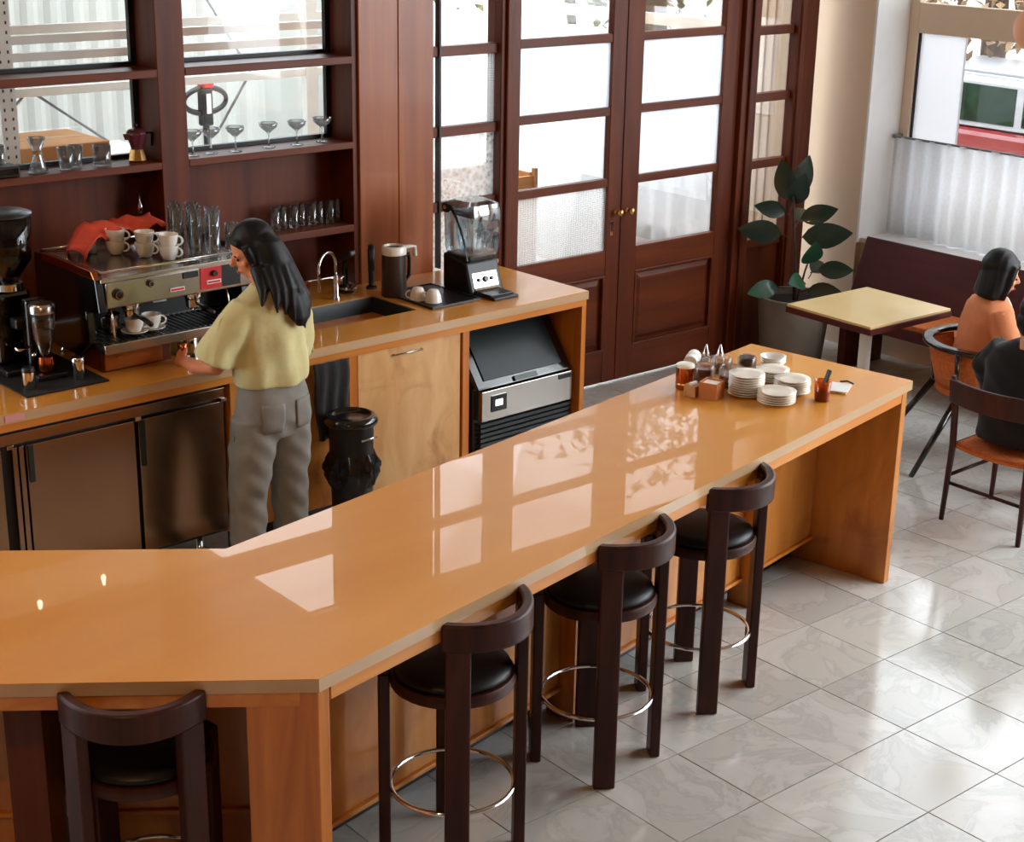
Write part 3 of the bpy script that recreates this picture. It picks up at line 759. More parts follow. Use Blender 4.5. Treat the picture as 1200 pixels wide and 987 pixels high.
for a in (-3.8, -2.9, -2.40):
    mb = MB().lathe([(.02,0),(.025,.01),(.016,.02),(.016,.11)], 10, (a+3.95, .14, 0)); mb.build('foot', 'chrome', fr, smooth=True)
c1 = unit('base_cabinet', 'honey timber base cabinet behind the standing woman', 'cabinet', -2.28)
MB().box(.005, .05, .10, .665, .62, .856).build('carcass', 'honey_wood', c1)
d = MB().box(.012, .030, .11, .652, .049, .85).build('door', 'honey_panel', c1, bevel=.002)
MB().tube([(.635,.03,.82),(.635,.0,.81),(.635,.0,.66),(.635,.03,.65)], .006, 8).build('handle', 'black_plastic', d, smooth=True)
MB().box(.01, .09, 0, .66, .1, .10).build('toe_kick', 'black_plastic', c1)
o = MB().box(0, 0, 0, .05, .60, .857).build('timber_post', 'honey_wood', loc=CB(-1.60, .02, 0), rotz=CA, bevel=.002); tag(o, 'honey timber upright between towel cabinet and burl door', 'upright')
c2 = unit('base_cabinet', 'pale burl timber cabinet with a slim steel pull', 'cabinet', -1.547)
MB().box(.004, .05, .10, .660, .62, .856).build('carcass', 'honey_wood', c2)
d = MB().box(.006, .028, .105, .658, .049, .852).build('door', 'birch_burl', c2, bevel=.002)
MB().tube([(.225,.028,.815),(.225,.012,.815),(.40,.012,.815),(.40,.028,.815)], .0045, 8).build('handle', 'steel', d, smooth=True)
MB().box(.01, .09, 0, .655, .1, .10).build('toe_kick', 'black_plastic', c2)
o = MB().box(0, 0, 0, .045, .60, .857).build('timber_post', 'honey_wood', loc=CB(-.878, .02, 0), rotz=CA, bevel=.002); tag(o, 'honey timber upright between burl door and ice maker', 'upright')
o = MB().box(0, 0, 0, .034, .84, .857).build('end_panel_board', 'honey_wood', loc=CB(-.036, .012, 0), rotz=CA, bevel=.002); tag(o, 'honey timber end board closing the back counter', 'end board')
im = unit('ice_maker', 'black and steel ice maker with sloping lid under the worktop', 'ice maker', -.745)
MB().box(.005, .10, .03, .695, .80, .50).build('body', 'black_plastic', im, bevel=.006)
MB().extrude([(.005,.06,.495),(.005,.76,.495),(.005,.76,.815),(.005,.30,.815)], (.69,0,0)).build('lid', 'black_gloss', im, bevel=.012)
def onlid(u, k, off): # point on the sloped lid face
    return (u, .06+.24*k-off*.8, .495+.32*k+off*.6)
q = [onlid(.07,.12,.004), onlid(.63,.12,.004), onlid(.63,.90,.004), onlid(.07,.90,.004)]
MB().extrude(q, (0,-.003,.002)).build('lid_panel', 'lid_dark', im)
MB().extrude([onlid(.27,.015,.004), onlid(.43,.015,.004), onlid(.43,.09,.004), onlid(.27,.09,.004)], (0,-.008,.004)).build('lid_grip', 'charcoal', im)
f_ = MB().box(.03, .052, .318, .69, .10, .486).build('face_panel', 'steel', im, bevel=.003)
ds = MB().box(.095, .046, .365, .20, .052, .455).build('display_bezel', 'black_gloss', im)
MB().box(.12, .0445, .395, .17, .046, .43).build('display', 'display_glow', ds)
MB().box(.585, .048, .452, .675, .052, .478).build('badge', 'charcoal', im)
for k in range(9): MB().box(.03, .06, .06+k*.028, .69, .10, .078+k*.028).build('grille_slat', 'charcoal', im)
# towel and waste bin
tw = MB(); rows = []
for j in range(13):
    z = .868 - j*.0315; rows.append([( -.10+.2*i/14 + .006*math.sin(j*.7), -.012 + .012*math.sin(i*1.3+j*.25)*(.3+j*.06) - .002*j, z) for i in range(15)])
tw.add([p for r in rows for p in r], [(j*15+i, j*15+i+1, (j+1)*15+i+1, (j+1)*15+i) for j in range(12) for i in range(14)])
o = tw.build('hand_towel', 'black_cloth', smooth=True, loc=CB(-1.735, -.012, 0), rotz=CA); so = o.modifiers.new('solid', 'SOLIDIFY'); so.thickness = .008
tag(o, 'black towel hanging from the worktop beside the woman', 'towel')
bi = thing('waste_bin', 'slim black waste bin with bag in front of the burl cabinet', 'bin', (4.09, 6.02, 0), .2)
MB().lathe([(.003,.0),(.088,.0),(.096,.01),(.108,.56),(.104,.60),(.003,.60)], 28).build('body', 'black_plastic', bi, smooth=True, auto=50)
MB().lathe([(.115,.595),(.128,.60),(.132,.615),(.120,.635),(.10,.643),(.095,.63),(.06,.622),(.003,.618)], 28).build('lid', 'black_gloss', bi, smooth=True)
bg_ = MB(); rows = []
for j in range(8):
    z = .45 - j*.024; ring = []
    for i in range(48):
        a = 2*PI*i/48; r = .106 + .022*math.sin(PI*j/7) + (.014*math.sin(i*2.1+j) + .01*math.sin(i*.9))*math.sin(PI*(j+.5)/8)
        ring.append((r*math.cos(a), r*math.sin(a), z - .01*math.sin(i*1.7)))
    rows.append(ring)
bg_.loft(rows, cap=False).build('bag', 'bin_bag', bi, smooth=True)
MB().tube([(-.06,-.125,.545),(0,-.135,.548),(.04,-.128,.542)], .006, 6).build('bag_tie', 'chrome', bi, smooth=True)

# ------------------------------------------------------------------ small ware
def cup_mesh(R=.042, H=.06):
    mb = MB().lathe([(.003,0),(.022*R/.042,0),(.026*R/.042,.004),(R*.86,H*.45),(R,H),(R-.003,H),(R*.82,H*.45),(.02*R/.042,.008),(.003,.007)], 24)
    return mb
def handle_mb(R=.042, H=.06, ang=0):
    pts = []
    for k in range(11):
        a = math.radians(-100 + 200*k/10); pts.append((R*.90+.020*math.cos(a), 0, H*.55+.018*math.sin(a)))
    return MB().tube(pts, .0042, 6).xf(Matrix.Rotation(ang, 4, 'Z'))
cup_proto = None
def cup(loc, ang, label, group, flip=False, scale=1.0, tilt=0):
    global cup_proto
    if cup_proto is None:
        c = thing('coffee_cup', label, 'cup'); cup_mesh().build('body', 'porcelain', c, smooth=True, auto=60); handle_mb().build('handle', 'porcelain', c, smooth=True); cup_proto = c
    else: c = copy_tree(cup_proto)
    c.location = loc; c.rotation_euler = (PI if flip else tilt, 0, ang); c.scale = (scale,)*3
    c['label'] = label; c['group'] = group
    return c
def saucer(loc, label, R=.07):
    o = MB().lathe([(.003,0),(.035,0),(.04,.004),(R,.014),(R,.017),(.038,.008),(.003,.007)], 28).build('saucer', 'porcelain', smooth=True, loc=loc, auto=60)
    return tag(o, label, 'saucer')
GL = {}
def tumbler(loc, label, group, R=.034, H=.13, mat='tumbler_glass', name='drinking_glass', taper=.86):
    key = (R, H, mat, taper)
    if key not in GL:
        t = .003
        mb = MB().lathe([(.002,0),(R*taper*.95,0),(R*taper,.003),(R,H),(R-t,H),(R*taper-t,.012),(.002,.010)], 20)
        me = mb.mesh(name, True); me.materials.append(M[mat]); GL[key] = me
    o = bpy.data.objects.new(name, GL[key]); COL.objects.link(o); o.location = loc
    return tag(o, label, 'glass', group)

# ---- espresso machine
em = thing('espresso_machine', 'wide steel and black two-group espresso machine on the back worktop', 'coffee machine', CB(-2.80, .18), CA)
EW, ED = .80, .60
MB().box(.02, .30, .06, EW-.02, ED-.02, .43).box(.02, .04, .325, EW-.02, .30, .43).build('chassis', 'black_gloss', em)
# top deck with rail
MB().box(.0, .0, .43, EW, ED, .45).build('cup_deck', 'steel', em, bevel=.004)
MB().tube([(.012,.012,.475),(EW-.012,.012,.475),(EW-.012,ED-.012,.475),(.012,ED-.012,.475)], .006, 8, closed=True).build('deck_rail', 'chrome', em, smooth=True)
# side cheeks
for x0, x1, nm in ((-.02, .02, 'side_cheek'), (EW-.02, EW+.02, 'side_cheek')):
    MB().extrude([(x0,-.01,.30),(x0,.02,.47),(x0,ED,.47),(x0,ED,.06),(x0,.22,.06),(x0,.10,.14),(x0,.12,.28)], (x1-x0,0,0)).build(nm, 'black_gloss', em, bevel=.006)
MB().extrude([(-.03,.0,.45),(-.03,.03,.485),(-.03,ED-.1,.485),(-.03,ED-.1,.45)], (.03,0,0)).build('cheek_cap', 'copper', em, bevel=.004)
# front fascia, drip tray, backsplash
fa = MB().box(.02, -.005, .315, EW-.02, .04, .43).build('fascia', 'steel', em, bevel=.006)
MB().box(.49, -.009, .33, .60, -.005, .43).build('switch_plate', 'badge_red', fa); MB().box(.60, -.009, .33, .70, -.005, .43).build('dark_plate', 'charcoal', fa)
for x, r in ((.075, .024), (.235, .016), (.56, .014)):
    mb = MB().lathe([(.002,0),(r,0),(r,.012),(r*.7,.016),(.002,.016)], 18); mb.xf(Matrix.Translation((x, -.009 if x > .5 else -.005, .375 if x < .1 else .40)) @ Matrix.Rotation(PI/2, 4, 'X'))
    g = mb.build('dial', 'black_plastic', fa, smooth=True, auto=40)
    mb = MB().lathe([(r*.65,.0165),(r*.8,.0165),(r*.8,.018),(r*.65,.018)], 18, closed=True); mb.xf(Matrix.Translation((x, -.009 if x > .5 else -.005, .375 if x < .1 else .40)) @ Matrix.Rotation(PI/2, 4, 'X')); mb.build('dial_ring', 'copper' if x < .1 else 'chrome', g)
for x, z, m1 in ((.33, .345, 'badge_red'), (.52, .352, 'badge_white')):
    bdg = MB().box(x, -.013, z, x+.075, -.0085, z+.018).build('badge', 'badge_white', fa, bevel=.004)
    MB().box(x+.005, -.0145, z+.0045, x+.07, -.013, z+.0135).build('badge_stripe', 'badge_red', bdg)
MB().box(.40, -.01, .395, .48, -.004, .425).build('button_pad', 'black_plastic', fa, bevel=.003)
MB().box(.03, .28, .16, EW-.03, .30, .32).build('backsplash', 'charcoal', em)
dt = MB().box(.0, .0, .105, EW, .33, .15).build('drip_tray', 'steel', em, bevel=.004)
for k in range(26): MB().box(.03+k*.0285, .02, .150, .042+k*.0285, .28, .153).build('tray_slat', 'charcoal', dt)
for x in (.06, EW-.06):
    for y in (.12, ED-.08): MB().lathe([(.02,0),(.022,.01),(.014,.02),(.014,.105)], 10, (x, y, 0)).build('foot', 'chrome', em, smooth=True)
for x in (.20, .52):
    gh = MB().lathe([(.036,.26),(.042,.27),(.042,.315),(.036,.33),(.002,.33)], 20, (x, .12, 0)).build('group_head', 'chrome', em, smooth=True, auto=40)
    pf = MB().lathe([(.002,.215),(.02,.215),(.034,.225),(.036,.262),(.002,.262)], 20, (x, .12, 0)).build('portafilter', 'chrome', em, smooth=True, auto=40)
    MB().tube([(x,.09,.245),(x,.0,.238),(x,-.06,.228)], [.008,.011,.012], 8).build('grip', 'black_plastic', pf, smooth=True)
    MB().tube([(x,.12,.215),(x-.012,.12,.20)], .005, 6).build('spout', 'chrome', pf, smooth=True)
for x in (.655, .06): MB().tube([(x,.05,.32),(x,.03,.26),(x,.015,.16)], .005, 8).build('steam_wand', 'chrome', em, smooth=True)
MB().box(.40, .276, .225, .47, .28, .30).build('sticker', 'badge_white', em); MB().box(.405, .274, .262, .44, .276, .298).build('sticker_print', 'badge_red', em)
kb = thing('knock_drawer', 'shallow timber drawer box below the espresso machine', 'drawer box', CB(-2.775, .27), CA)
MB().box(0, 0, 0, .35, .26, .098).build('box', 'mahogany', kb, bevel=.003)
d = MB().box(.012, -.012, .008, .30, 0, .09).build('drawer_front', 'drawer_wood', kb, bevel=.003)
MB().box(.07, -.02, .06, .10, -.012, .068).build('pull', 'brass', d)
# things on the machine
ET = CZ+.452
for lab0, u, v, ang, n in (('pair nearest the front edge', -2.375, .33, -.9, 2), ('middle pair', -2.43, .45, -.9, 2), ('pair nearest the red cloth', -2.51, .575, -.9, 2), ('cups hidden at the cloth corner', -2.595, .66, 2.2, 1)):
    for k in range(n):
        cup(CB(u, v, ET + .052*k), ang+.25*k, 'white coffee cup %s of the %s' % ('on top' if k else 'at the bottom', lab0) if n > 1 else 'white coffee cup half under the corner of the red cloth', 'white cups on the espresso machine', scale=1.12)
cl = MB(); rows = []
for j in range(9):
    row = []
    for i in range(19):
        u = -2.69 + .46*i/18 ; v = .545 + .22*j/8
        z = ET + .128 + .014*math.sin(i*.9+j*.6) + .008*math.sin(i*2.1) - .105*max(0, 1-i/3.5)**1.3 - .03*(abs(j-4)/4)**2
        row.append(tuple(CB(u + .015*math.sin(j*1.1), v + .05*(i/18) , 0) + Vector((0,0,z))))
    rows.append(row)
cl.add([p for r in rows for p in r], [(j*19+i, j*19+i+1, (j+1)*19+i+1, (j+1)*19+i) for j in range(8) for i in range(18)])
o = cl.build('cleaning_cloth', 'red_cloth', smooth=True); so = o.modifiers.new('solid', 'SOLIDIFY'); so.thickness = .006
tag(o, 'bright red cloth draped over cups on the espresso machine', 'cloth')
gl_spots = [(-2.275,.42),(-2.215,.36),(-2.155,.30),(-2.235,.50),(-2.175,.44),(-2.115,.38),(-2.195,.58),(-2.135,.52),(-2.075,.46),(-2.06,.30)]
for k, (u, v) in enumerate(gl_spots):
    for q in range(2 if k < 8 else 1):
        tumbler(CB(u, v, ET + q*.07), '%s clear tumbler, %s from the cups in the %s row on the espresso machine' % ('upper' if q else 'lower', ('first', 'second', 'third')[k % 3], ('front', 'middle', 'rear')[k//3]) if k < 9 else 'clear tumbler standing apart at the machine edge by the woman',
                'tumblers on the espresso machine' if k < 9 else None, R=.033, H=.135)
for k, (u, v) in enumerate(((-2.60, .275), (-2.51, .28))):
    sc_ = saucer(CB(u, v, CZ+.154), ('white saucer on the drip tray nearer the grinder', 'white saucer on the drip tray beside the second cup')[k], .062)
    cup(CB(u, v, CZ+.163), -.4, ('white coffee cup on the drip tray nearer the grinder', 'white coffee cup on the drip tray nearer the woman')[k], 'cups on the drip tray', scale=1.1)
pt = thing('milk_pitcher', 'small steel milk pitcher standing on the machine tray', 'pitcher', CB(-2.66, .36, CZ+.154), CA)
MB().lathe([(.002,0),(.038,0),(.04,.005),(.032,.06),(.036,.085),(.033,.085),(.029,.06),(.036,.008),(.002,.007)], 20).build('body', 'steel', pt, smooth=True)
MB().tube([(-.03,0,.075),(-.058,0,.07),(-.058,0,.03),(-.036,0,.02)], .004, 6).build('handle', 'steel', pt, smooth=True)

# ---- grinders, mat, tins
mt = MB().box(-.37, -.0, 0, .02, .55, .008).build('counter_mat', 'rubber', loc=CB(-2.83, .14), rotz=CA, bevel=.003); tag(mt, 'black rubber mat in front of the grinders', 'mat')
g1 = thing('coffee_grinder', 'black coffee grinder with a smoky bean hopper', 'coffee grinder', CB(-3.05, .54, CZ+.008), CA)
MB().box(-.10, -.11, 0, .10, .13, .03).build('base', 'black_plastic', g1, bevel=.008)
MB().box(-.085, -.02, .03, .085, .13, .36).build('body', 'black_gloss', g1, bevel=.02)
MB().lathe([(.05,.36),(.062,.365),(.062,.395),(.05,.40)], 20, (0,.02,0)).build('collar', 'chrome', g1, smooth=True, auto=40)
hp = MB().lathe([(.045,.40),(.06,.43),(.108,.50),(.122,.70),(.118,.70),(.104,.50),(.056,.435),(.04,.405)], 24, (0,.02,0), closed=True).build('hopper', 'smoke_glass', g1, smooth=True)
MB().lathe([(.04,.41),(.055,.437),(.102,.50),(.110,.60),(.002,.61)], 20, (0,.02,0)).build('coffee_beans', 'coffee', hp, smooth=True)
MB().lathe([(.002,.715),(.10,.715),(.124,.705),(.124,.697),(.002,.697)], 24, (0,.02,0)).build('hopper_lid', 'charcoal', g1, smooth=True, auto=40)
MB().box(-.03, -.09, .20, .03, -.02, .25).build('spout', 'black_plastic', g1, bevel=.01)
MB().tube([(-.04,-.03,.12),(-.04,-.12,.12),(.04,-.12,.12),(.04,-.03,.12)], .006, 8).build('fork', 'chrome', g1, smooth=True)
MB().box(.05, -.024, .10, .075, -.019, .18).build('switch_plate', 'chrome', g1)
g2 = thing('coffee_grinder', 'slim coffee grinder with a clear conical hopper beside the espresso machine', 'coffee grinder', CB(-3.0, .37, CZ+.008), CA)
MB().box(-.07, -.08, 0, .07, .10, .025).build('base', 'black_plastic', g2, bevel=.006)
MB().box(-.05, .03, .025, .05, .09, .34).build('column', 'black_gloss', g2, bevel=.012)
MB().lathe([(.022,.10),(.045,.17),(.052,.25),(.056,.30),(.053,.30),(.049,.25),(.042,.17),(.018,.10)], 24, (0,-.015,0), closed=True).build('hopper', 'jar_glass', g2, smooth=True)
MB().lathe([(.018,.105),(.04,.17),(.045,.21),(.002,.215)], 20, (0,-.015,0)).build('ground_coffee', 'coffee', g2, smooth=True)
MB().lathe([(.002,.335),(.05,.335),(.058,.325),(.058,.295),(.002,.295)], 24, (0,-.015,0)).build('hopper_lid', 'steel', g2, smooth=True, auto=40)
MB().lathe([(.002,.03),(.034,.03),(.040,.05),(.036,.095),(.002,.10)], 20, (0,-.02,0)).build('catch_cup', 'copper', g2, smooth=True, auto=40)
MB().tube([(-.05,-.03,.12),(-.075,-.06,.12)], .008, 8).build('lever', 'chrome', g2, smooth=True)
for k, (u, v, lab) in enumerate(((-2.905, .24, 'shiny steel tin on the black mat nearest the drawer'), (-3.14, .235, 'shiny steel tin at the far left of the black mat'))):
    t_ = thing('shaker_tin', lab, 'tin', CB(u, v, CZ+.008), CA, 'steel tins on the mat')
    MB().lathe([(.002,0),(.026,0),(.028,.004),(.028,.08),(.002,.08)], 18).build('body', 'chrome', t_, smooth=True, auto=40)
    MB().lathe([(.029,.078),(.029,.092),(.024,.098),(.002,.099)], 18).build('lid', 'black_plastic' if k else 'chrome', t_, smooth=True, auto=40)
tg = MB().box(0, -.003, 0, .085, 0, .026).build('price_tag', 'pink_tag', loc=CB(-3.365, -.001, .905), rotz=CA); tag(tg, 'small pink sticker on the worktop edge', 'sticker')
# hand tamper / portafilter the woman holds
pf = thing('portafilter', 'portafilter with copper tamper held in the hand of the woman', 'portafilter', CB(-2.42, .175, CZ), CA)
MB().lathe([(.002,0),(.03,0),(.036,.01),(.037,.045),(.002,.045)], 20).build('basket', 'chrome', pf, smooth=True, auto=40)
MB().lathe([(.002,.045),(.024,.045),(.026,.06),(.02,.075),(.022,.095),(.002,.098)], 18).build('tamper', 'copper', pf, smooth=True)
MB().tube([(.03,0,.03),(.09,-.02,.035),(.14,-.03,.03)], [.008,.012,.012], 8).build('grip', 'black_plastic', pf, smooth=True)
jg = thing('milk_pitcher', 'steel milk pitcher behind the hand of the woman', 'pitcher', CB(-2.31, .29), CA)
MB().lathe([(.002,0),(.04,0),(.042,.005),(.034,.07),(.038,.10),(.035,.10),(.031,.07),(.038,.008),(.002,.007)], 20).build('body', 'chrome', jg, smooth=True)
MB().tube([(.03,0,.09),(.062,0,.085),(.062,0,.03),(.038,0,.02)], .004, 6).build('handle', 'chrome', jg, smooth=True)

# ---- tap, jug, tray, cups, blender, scale
fc = thing('mixer_tap', 'tall chrome gooseneck tap behind the sink', 'tap', CB(-1.185, .70), CA)
MB().lathe([(.022,0),(.022,.01),(.015,.02),(.015,.13),(.002,.135)], 16).build('base', 'chrome', fc, smooth=True, auto=40)
pts = [(0,0,.12)] + [(-.075+.075*math.cos(a), -.03+.03*math.cos(a), .19+.075*math.sin(a)) for a in [PI*k/12 for k in range(13)]] + [(-.15,-.06,.075)]
MB().tube(pts, .008, 10).build('spout', 'chrome', fc, smooth=True)
MB().tube([(.012,0,.10),(.05,.0,.115)], .006, 8).build('lever', 'chrome', fc, smooth=True)
rn = thing('water_dispenser', 'black angled water dispenser tap beside the gooseneck tap', 'tap', CB(-1.05, .80), CA)
MB().lathe([(.05,0),(.05,.02),(.016,.03),(.016,.16),(.002,.165)], 18).build('column', 'black_gloss', rn, smooth=True, auto=40)
MB().obox((-.02,-.03,.20), (.04,.15,.03), Matrix.Rotation(-.45, 3, 'X')).build('arm', 'charcoal', rn, bevel=.008)
MB().lathe([(.05,.022),(.05,.034),(.03,.04),(.002,.04)], 18, (0,-.02,0)).build('cup_plate', 'chrome', rn, smooth=True, auto=40)
tb = thing('paper_towel_tube', 'slim black upright tube by the pilaster', 'tube', CB(-.90, .77), CA)
MB().lathe([(.03,0),(.03,.012),(.016,.02),(.016,.24),(.002,.245)], 16).build('tube', 'black_plastic', tb, smooth=True, auto=40)
MB().lathe([(.019,.10),(.019,.22)], 16).build('sleeve', 'charcoal', tb, smooth=True)
kt = thing('insulated_jug', 'brown insulated jug with white lid and handle', 'jug', CB(-.895, .575), CA)
MB().lathe([(.002,0),(.066,0),(.069,.006),(.064,.225),(.002,.226)], 28).build('body', 'brown_pot', kt, smooth=True, auto=40)
ld_ = MB().lathe([(.064,.225),(.068,.228),(.068,.262),(.062,.27),(.052,.272),(.048,.258),(.002,.257)], 28).build('lid', 'porcelain', kt, smooth=True, auto=40)
MB().lathe([(.002,.259),(.044,.259),(.04,.263),(.002,.264)], 20).build('lid_top', 'black_plastic', ld_, smooth=True)
MB().strip([(.06,-.005,.255),(.095,-.01,.258),(.128,-.013,.255),(.132,-.014,.20)], Vector((.1,-1,0)), .026, .016).build('handle_top', 'porcelain', kt, bevel=.004)
MB().strip([(.066,-.006,.205),(.09,-.01,.22),(.096,-.01,.19),(.094,-.01,.10),(.066,-.006,.07)], Vector((.1,-1,0)), .022, .012).build('handle', 'brown_pot', kt, bevel=.003)
ty = MB().box(-.165, -.21, 0, .165, .21, .008).build('drip_mat', 'black_plastic', loc=CB(-.76, .42), rotz=CA, bevel=.004); tag(ty, 'black drying mat between jug and blender', 'mat')
lip = MB().box(-.165, -.21, .008, .165, -.20, .013).box(-.165, .20, .008, .165, .21, .013).box(-.165, -.20, .008, -.155, .20, .013).box(.155, -.20, .008, .165, .20, .013).build('rim', 'charcoal', ty)
cup(CB(-.872, .40, CZ+.009+.066), 2.6, 'upside-down white cup on the drying mat nearer the sink', 'cups on the drying mat', flip=True, scale=1.1)
cup(CB(-.835, .315, CZ+.009+.066), 2.6, 'upside-down white cup on the drying mat nearer the worktop edge', 'cups on the drying mat', flip=True, scale=1.1)
bl = thing('blender', 'large black blender with clear sound cover', 'blender', CB(-.465, .42), CA)
MB().extrude([(-.115,-.12,0),(-.115,-.105,.03),(-.115,-.06,.17),(-.115,.13,.20),(-.115,.13,0)], (.23,0,0)).build('base', 'black_plastic', bl, bevel=.012)
pn = MB().extrude([(-.085,-.1225,.012),(-.085,-.106,.035),(-.085,-.0815,.11),(-.085,-.075,.11),(-.085,-.10,.03),(-.085,-.115,.012)], (.17,0,0)).build('control_panel', 'chrome', bl)
for x, r in ((0,.018),(-.045,.011),(.045,.011)):
    mb = MB().lathe([(.002,0),(r,0),(r*.8,.012),(.002,.012)], 16); mb.xf(Matrix.Translation((x,-.094,.074)) @ Matrix.Rotation(PI/2-.32, 4, 'X')); mb.build('dial', 'black_gloss' if r < .015 else 'charcoal', pn, smooth=True, auto=40)
MB().box(-.10, -.075, .17, .10, .12, .205).build('collar', 'charcoal', bl, bevel=.01)
# clear square jug and dome cover
def rring(hx, hy, z, r=.03, cy=.02):
    p = []
    for qx, qy, a0 in ((1,1,0),(-1,1,90),(-1,-1,180),(1,-1,270)):
        for k in range(4):
            a = math.radians(a0+30*k); p.append((qx*(hx-r)+r*math.cos(a), cy+qy*(hy-r)+r*math.sin(a), z))
    return p
cv_ = MB().loft([rring(.105,.105,.20), rring(.112,.115,.24), rring(.116,.118,.42), rring(.108,.108,.475), rring(.08,.08,.492)], cap=False)
cv_.add(rring(.08,.08,.492), [tuple(range(16))]); cv_.build('sound_cover', 'blender_glass', bl, smooth=True, auto=35)
jg_ = MB().loft([rring(.05,.05,.206,.02), rring(.06,.06,.26,.02), rring(.075,.075,.40,.02)], cap=False); jg_.build('jug', 'blender_glass', bl, smooth=True)
MB().box(-.075, -.055, .40, .075, .095, .435).build('jug_lid', 'black_plastic', bl, bevel=.01)
MB().strip([(-.119,.11,.46),(-.119,.06,.455),(-.119,.02,.42),(-.119,-.03,.33),(-.119,-.07,.24),(-.119,-.08,.20)], Vector((0,.35,1)), .03, .012).build('hinge_arm', 'black_plastic', bl, bevel=.004)
mb = MB().lathe([(.002,0),(.03,0),(.026,.014),(.002,.015)], 18); mb.xf(Matrix.Translation((-.112,.10,.45)) @ Matrix.Rotation(-PI/2, 4, 'Y')); pv = mb.build('pivot', 'black_plastic', bl, smooth=True, auto=40)
mb = MB().lathe([(.002,0),(.012,0),(.01,.004),(.002,.004)], 14); mb.xf(Matrix.Translation((-.127,.10,.45)) @ Matrix.Rotation(-PI/2, 4, 'Y')); mb.build('pivot_cap', 'chrome', pv, smooth=True)
scl = thing('kitchen_scale', 'flat black scale in front of the blender', 'scale', CB(-.475, .235), CA)
MB().box(-.085, -.095, 0, .085, .075, .016).build('body', 'black_plastic', scl, bevel=.004); MB().box(-.08, -.06, .016, .08, .072, .024).build('platform', 'charcoal', scl, bevel=.003)
bxs = thing('storage_tub', 'small white lidded box behind the blender', 'box', CB(-.235, .62), CA)
MB().box(-.06, -.05, 0, .05, .05, .075).build('body', 'paper_white', bxs, bevel=.004); MB().box(-.075, -.065, .075, .065, .065, .10).build('lid', 'crate_wood', bxs, bevel=.004)
pp = MB().tube([(0,0,0),(0,0,.40)], .012, 10).build('copper_pipe', 'copper', loc=(5.50, 7.05, .94), smooth=True); tag(pp, 'vertical copper pipe beside the pilaster', 'pipe')
for k, (u, v) in enumerate(((-1.44, .69), (-1.40, .665))):
    j_ = thing('bar_jigger', ('copper jigger by the sink nearer the wall', 'copper jigger by the sink nearer the worktop edge')[k], 'jigger', CB(u, v), CA, 'jiggers by the sink')
    MB().lathe([(.022,0),(.012,.055),(.011,.06),(.026,.13),(.024,.13),(.002,.065),(.002,.05)], 18).build('cups', 'copper', j_, smooth=True, auto=60)
    MB().lathe([(.013,.054),(.014,.06),(.013,.066),(.011,.06)], 18, closed=True).build('band', 'chrome', j_, smooth=True)
pb = thing('coffee_bag', 'white printed coffee bag standing behind the woman', 'coffee bag', CB(-1.47, .80), CA+.1)
bag = MB(); rows = []
for z, hx, hy in ((0,.06,.035),(.02,.064,.038),(.14,.062,.03),(.21,.058,.014),(.25,.060,.005),(.272,.062,.004)):
    rows.append([(hx*math.copysign(abs(math.cos(a))**.5, math.cos(a)), hy*math.copysign(abs(math.sin(a))**.5, math.sin(a)), z) for a in [2*PI*i/20 for i in range(20)]])
bag.loft(rows).build('pouch', 'paper_white', pb, smooth=True, auto=50)
MB().box(-.03, -.0365, .08, .03, -.0335, .14).build('print', 'screen_dark', pb); MB().box(-.045, -.03, .17, .045, -.0225, .185).build('print_strip', 'pink_tag', pb)
tr_ = thing('steel_dish', 'shallow steel dish behind the sink', 'dish', CB(-1.60, .72, CZ), CA)
MB().lathe([(.002,0),(.06,0),(.075,.02),(.073,.02),(.058,.004),(.002,.003)], 22).build('bowl', 'chrome', tr_, smooth=True); MB().tube([(.07,0,.018),(.15,.0,.03)], .005, 6).build('handle', 'chrome', tr_, smooth=True)

# ---- shelf ware
SZ = 1.723
cf = thing('hourglass_carafe', 'clear hourglass carafe on the long shelf', 'carafe', (3.13, 7.17, SZ))
MB().lathe([(.002,0),(.046,0),(.048,.005),(.02,.085),(.018,.095),(.044,.165),(.042,.165),(.016,.097),(.017,.083),(.044,.008),(.002,.006)], 20).build('body', 'tumbler_glass', cf, smooth=True)
MB().lathe([(.020,.085),(.022,.09),(.020,.10),(.018,.09)], 16, closed=True).build('collar', 'crate_wood', cf, smooth=True)
tumbler((3.27, 7.17, SZ), 'clear faceted tumbler on the long shelf, beside the hourglass carafe', 'tumblers on the long shelf', R=.042, H=.105, taper=.7)
tumbler((3.33, 7.20, SZ), 'clear faceted tumbler behind another on the long shelf', 'tumblers on the long shelf', R=.040, H=.105, taper=.75)
tumbler((3.455, 7.17, SZ), 'cut-glass tumbler on the long shelf next to the moka pot', 'tumblers on the long shelf', R=.044, H=.10, taper=.95)
for k, (x, y) in enumerate(((2.90, 7.17), (2.955, 7.20), (2.85, 7.2))):
    tumbler((x, y, SZ+.05), ('clear tumbler in the middle of the dark stand on the long shelf', 'clear tumbler on the dark stand nearest the hourglass carafe', 'clear tumbler on the dark stand at the picture edge')[k], 'tumblers on the dark stand', R=.032, H=.09)
o = MB().box(-.13, -.06, 0, .09, .06, .05).build('shelf_stand', 'charcoal', loc=(2.93, 7.18, SZ), bevel=.006); tag(o, 'low dark stand at the far left of the long shelf', 'stand')
MB().box(-.12, -.062, .01, .08, -.06, .04).build('front_lip', 'black_gloss', o)
mk = thing('moka_pot', 'maroon moka pot with black handle on the shelf', 'moka pot', (3.645, 7.18, SZ))
def octl(prof): return MB().lathe(prof, 8)
octl([(.002,0),(.042,0),(.046,.01),(.032,.062),(.002,.064)]).build('boiler', 'brass', mk)
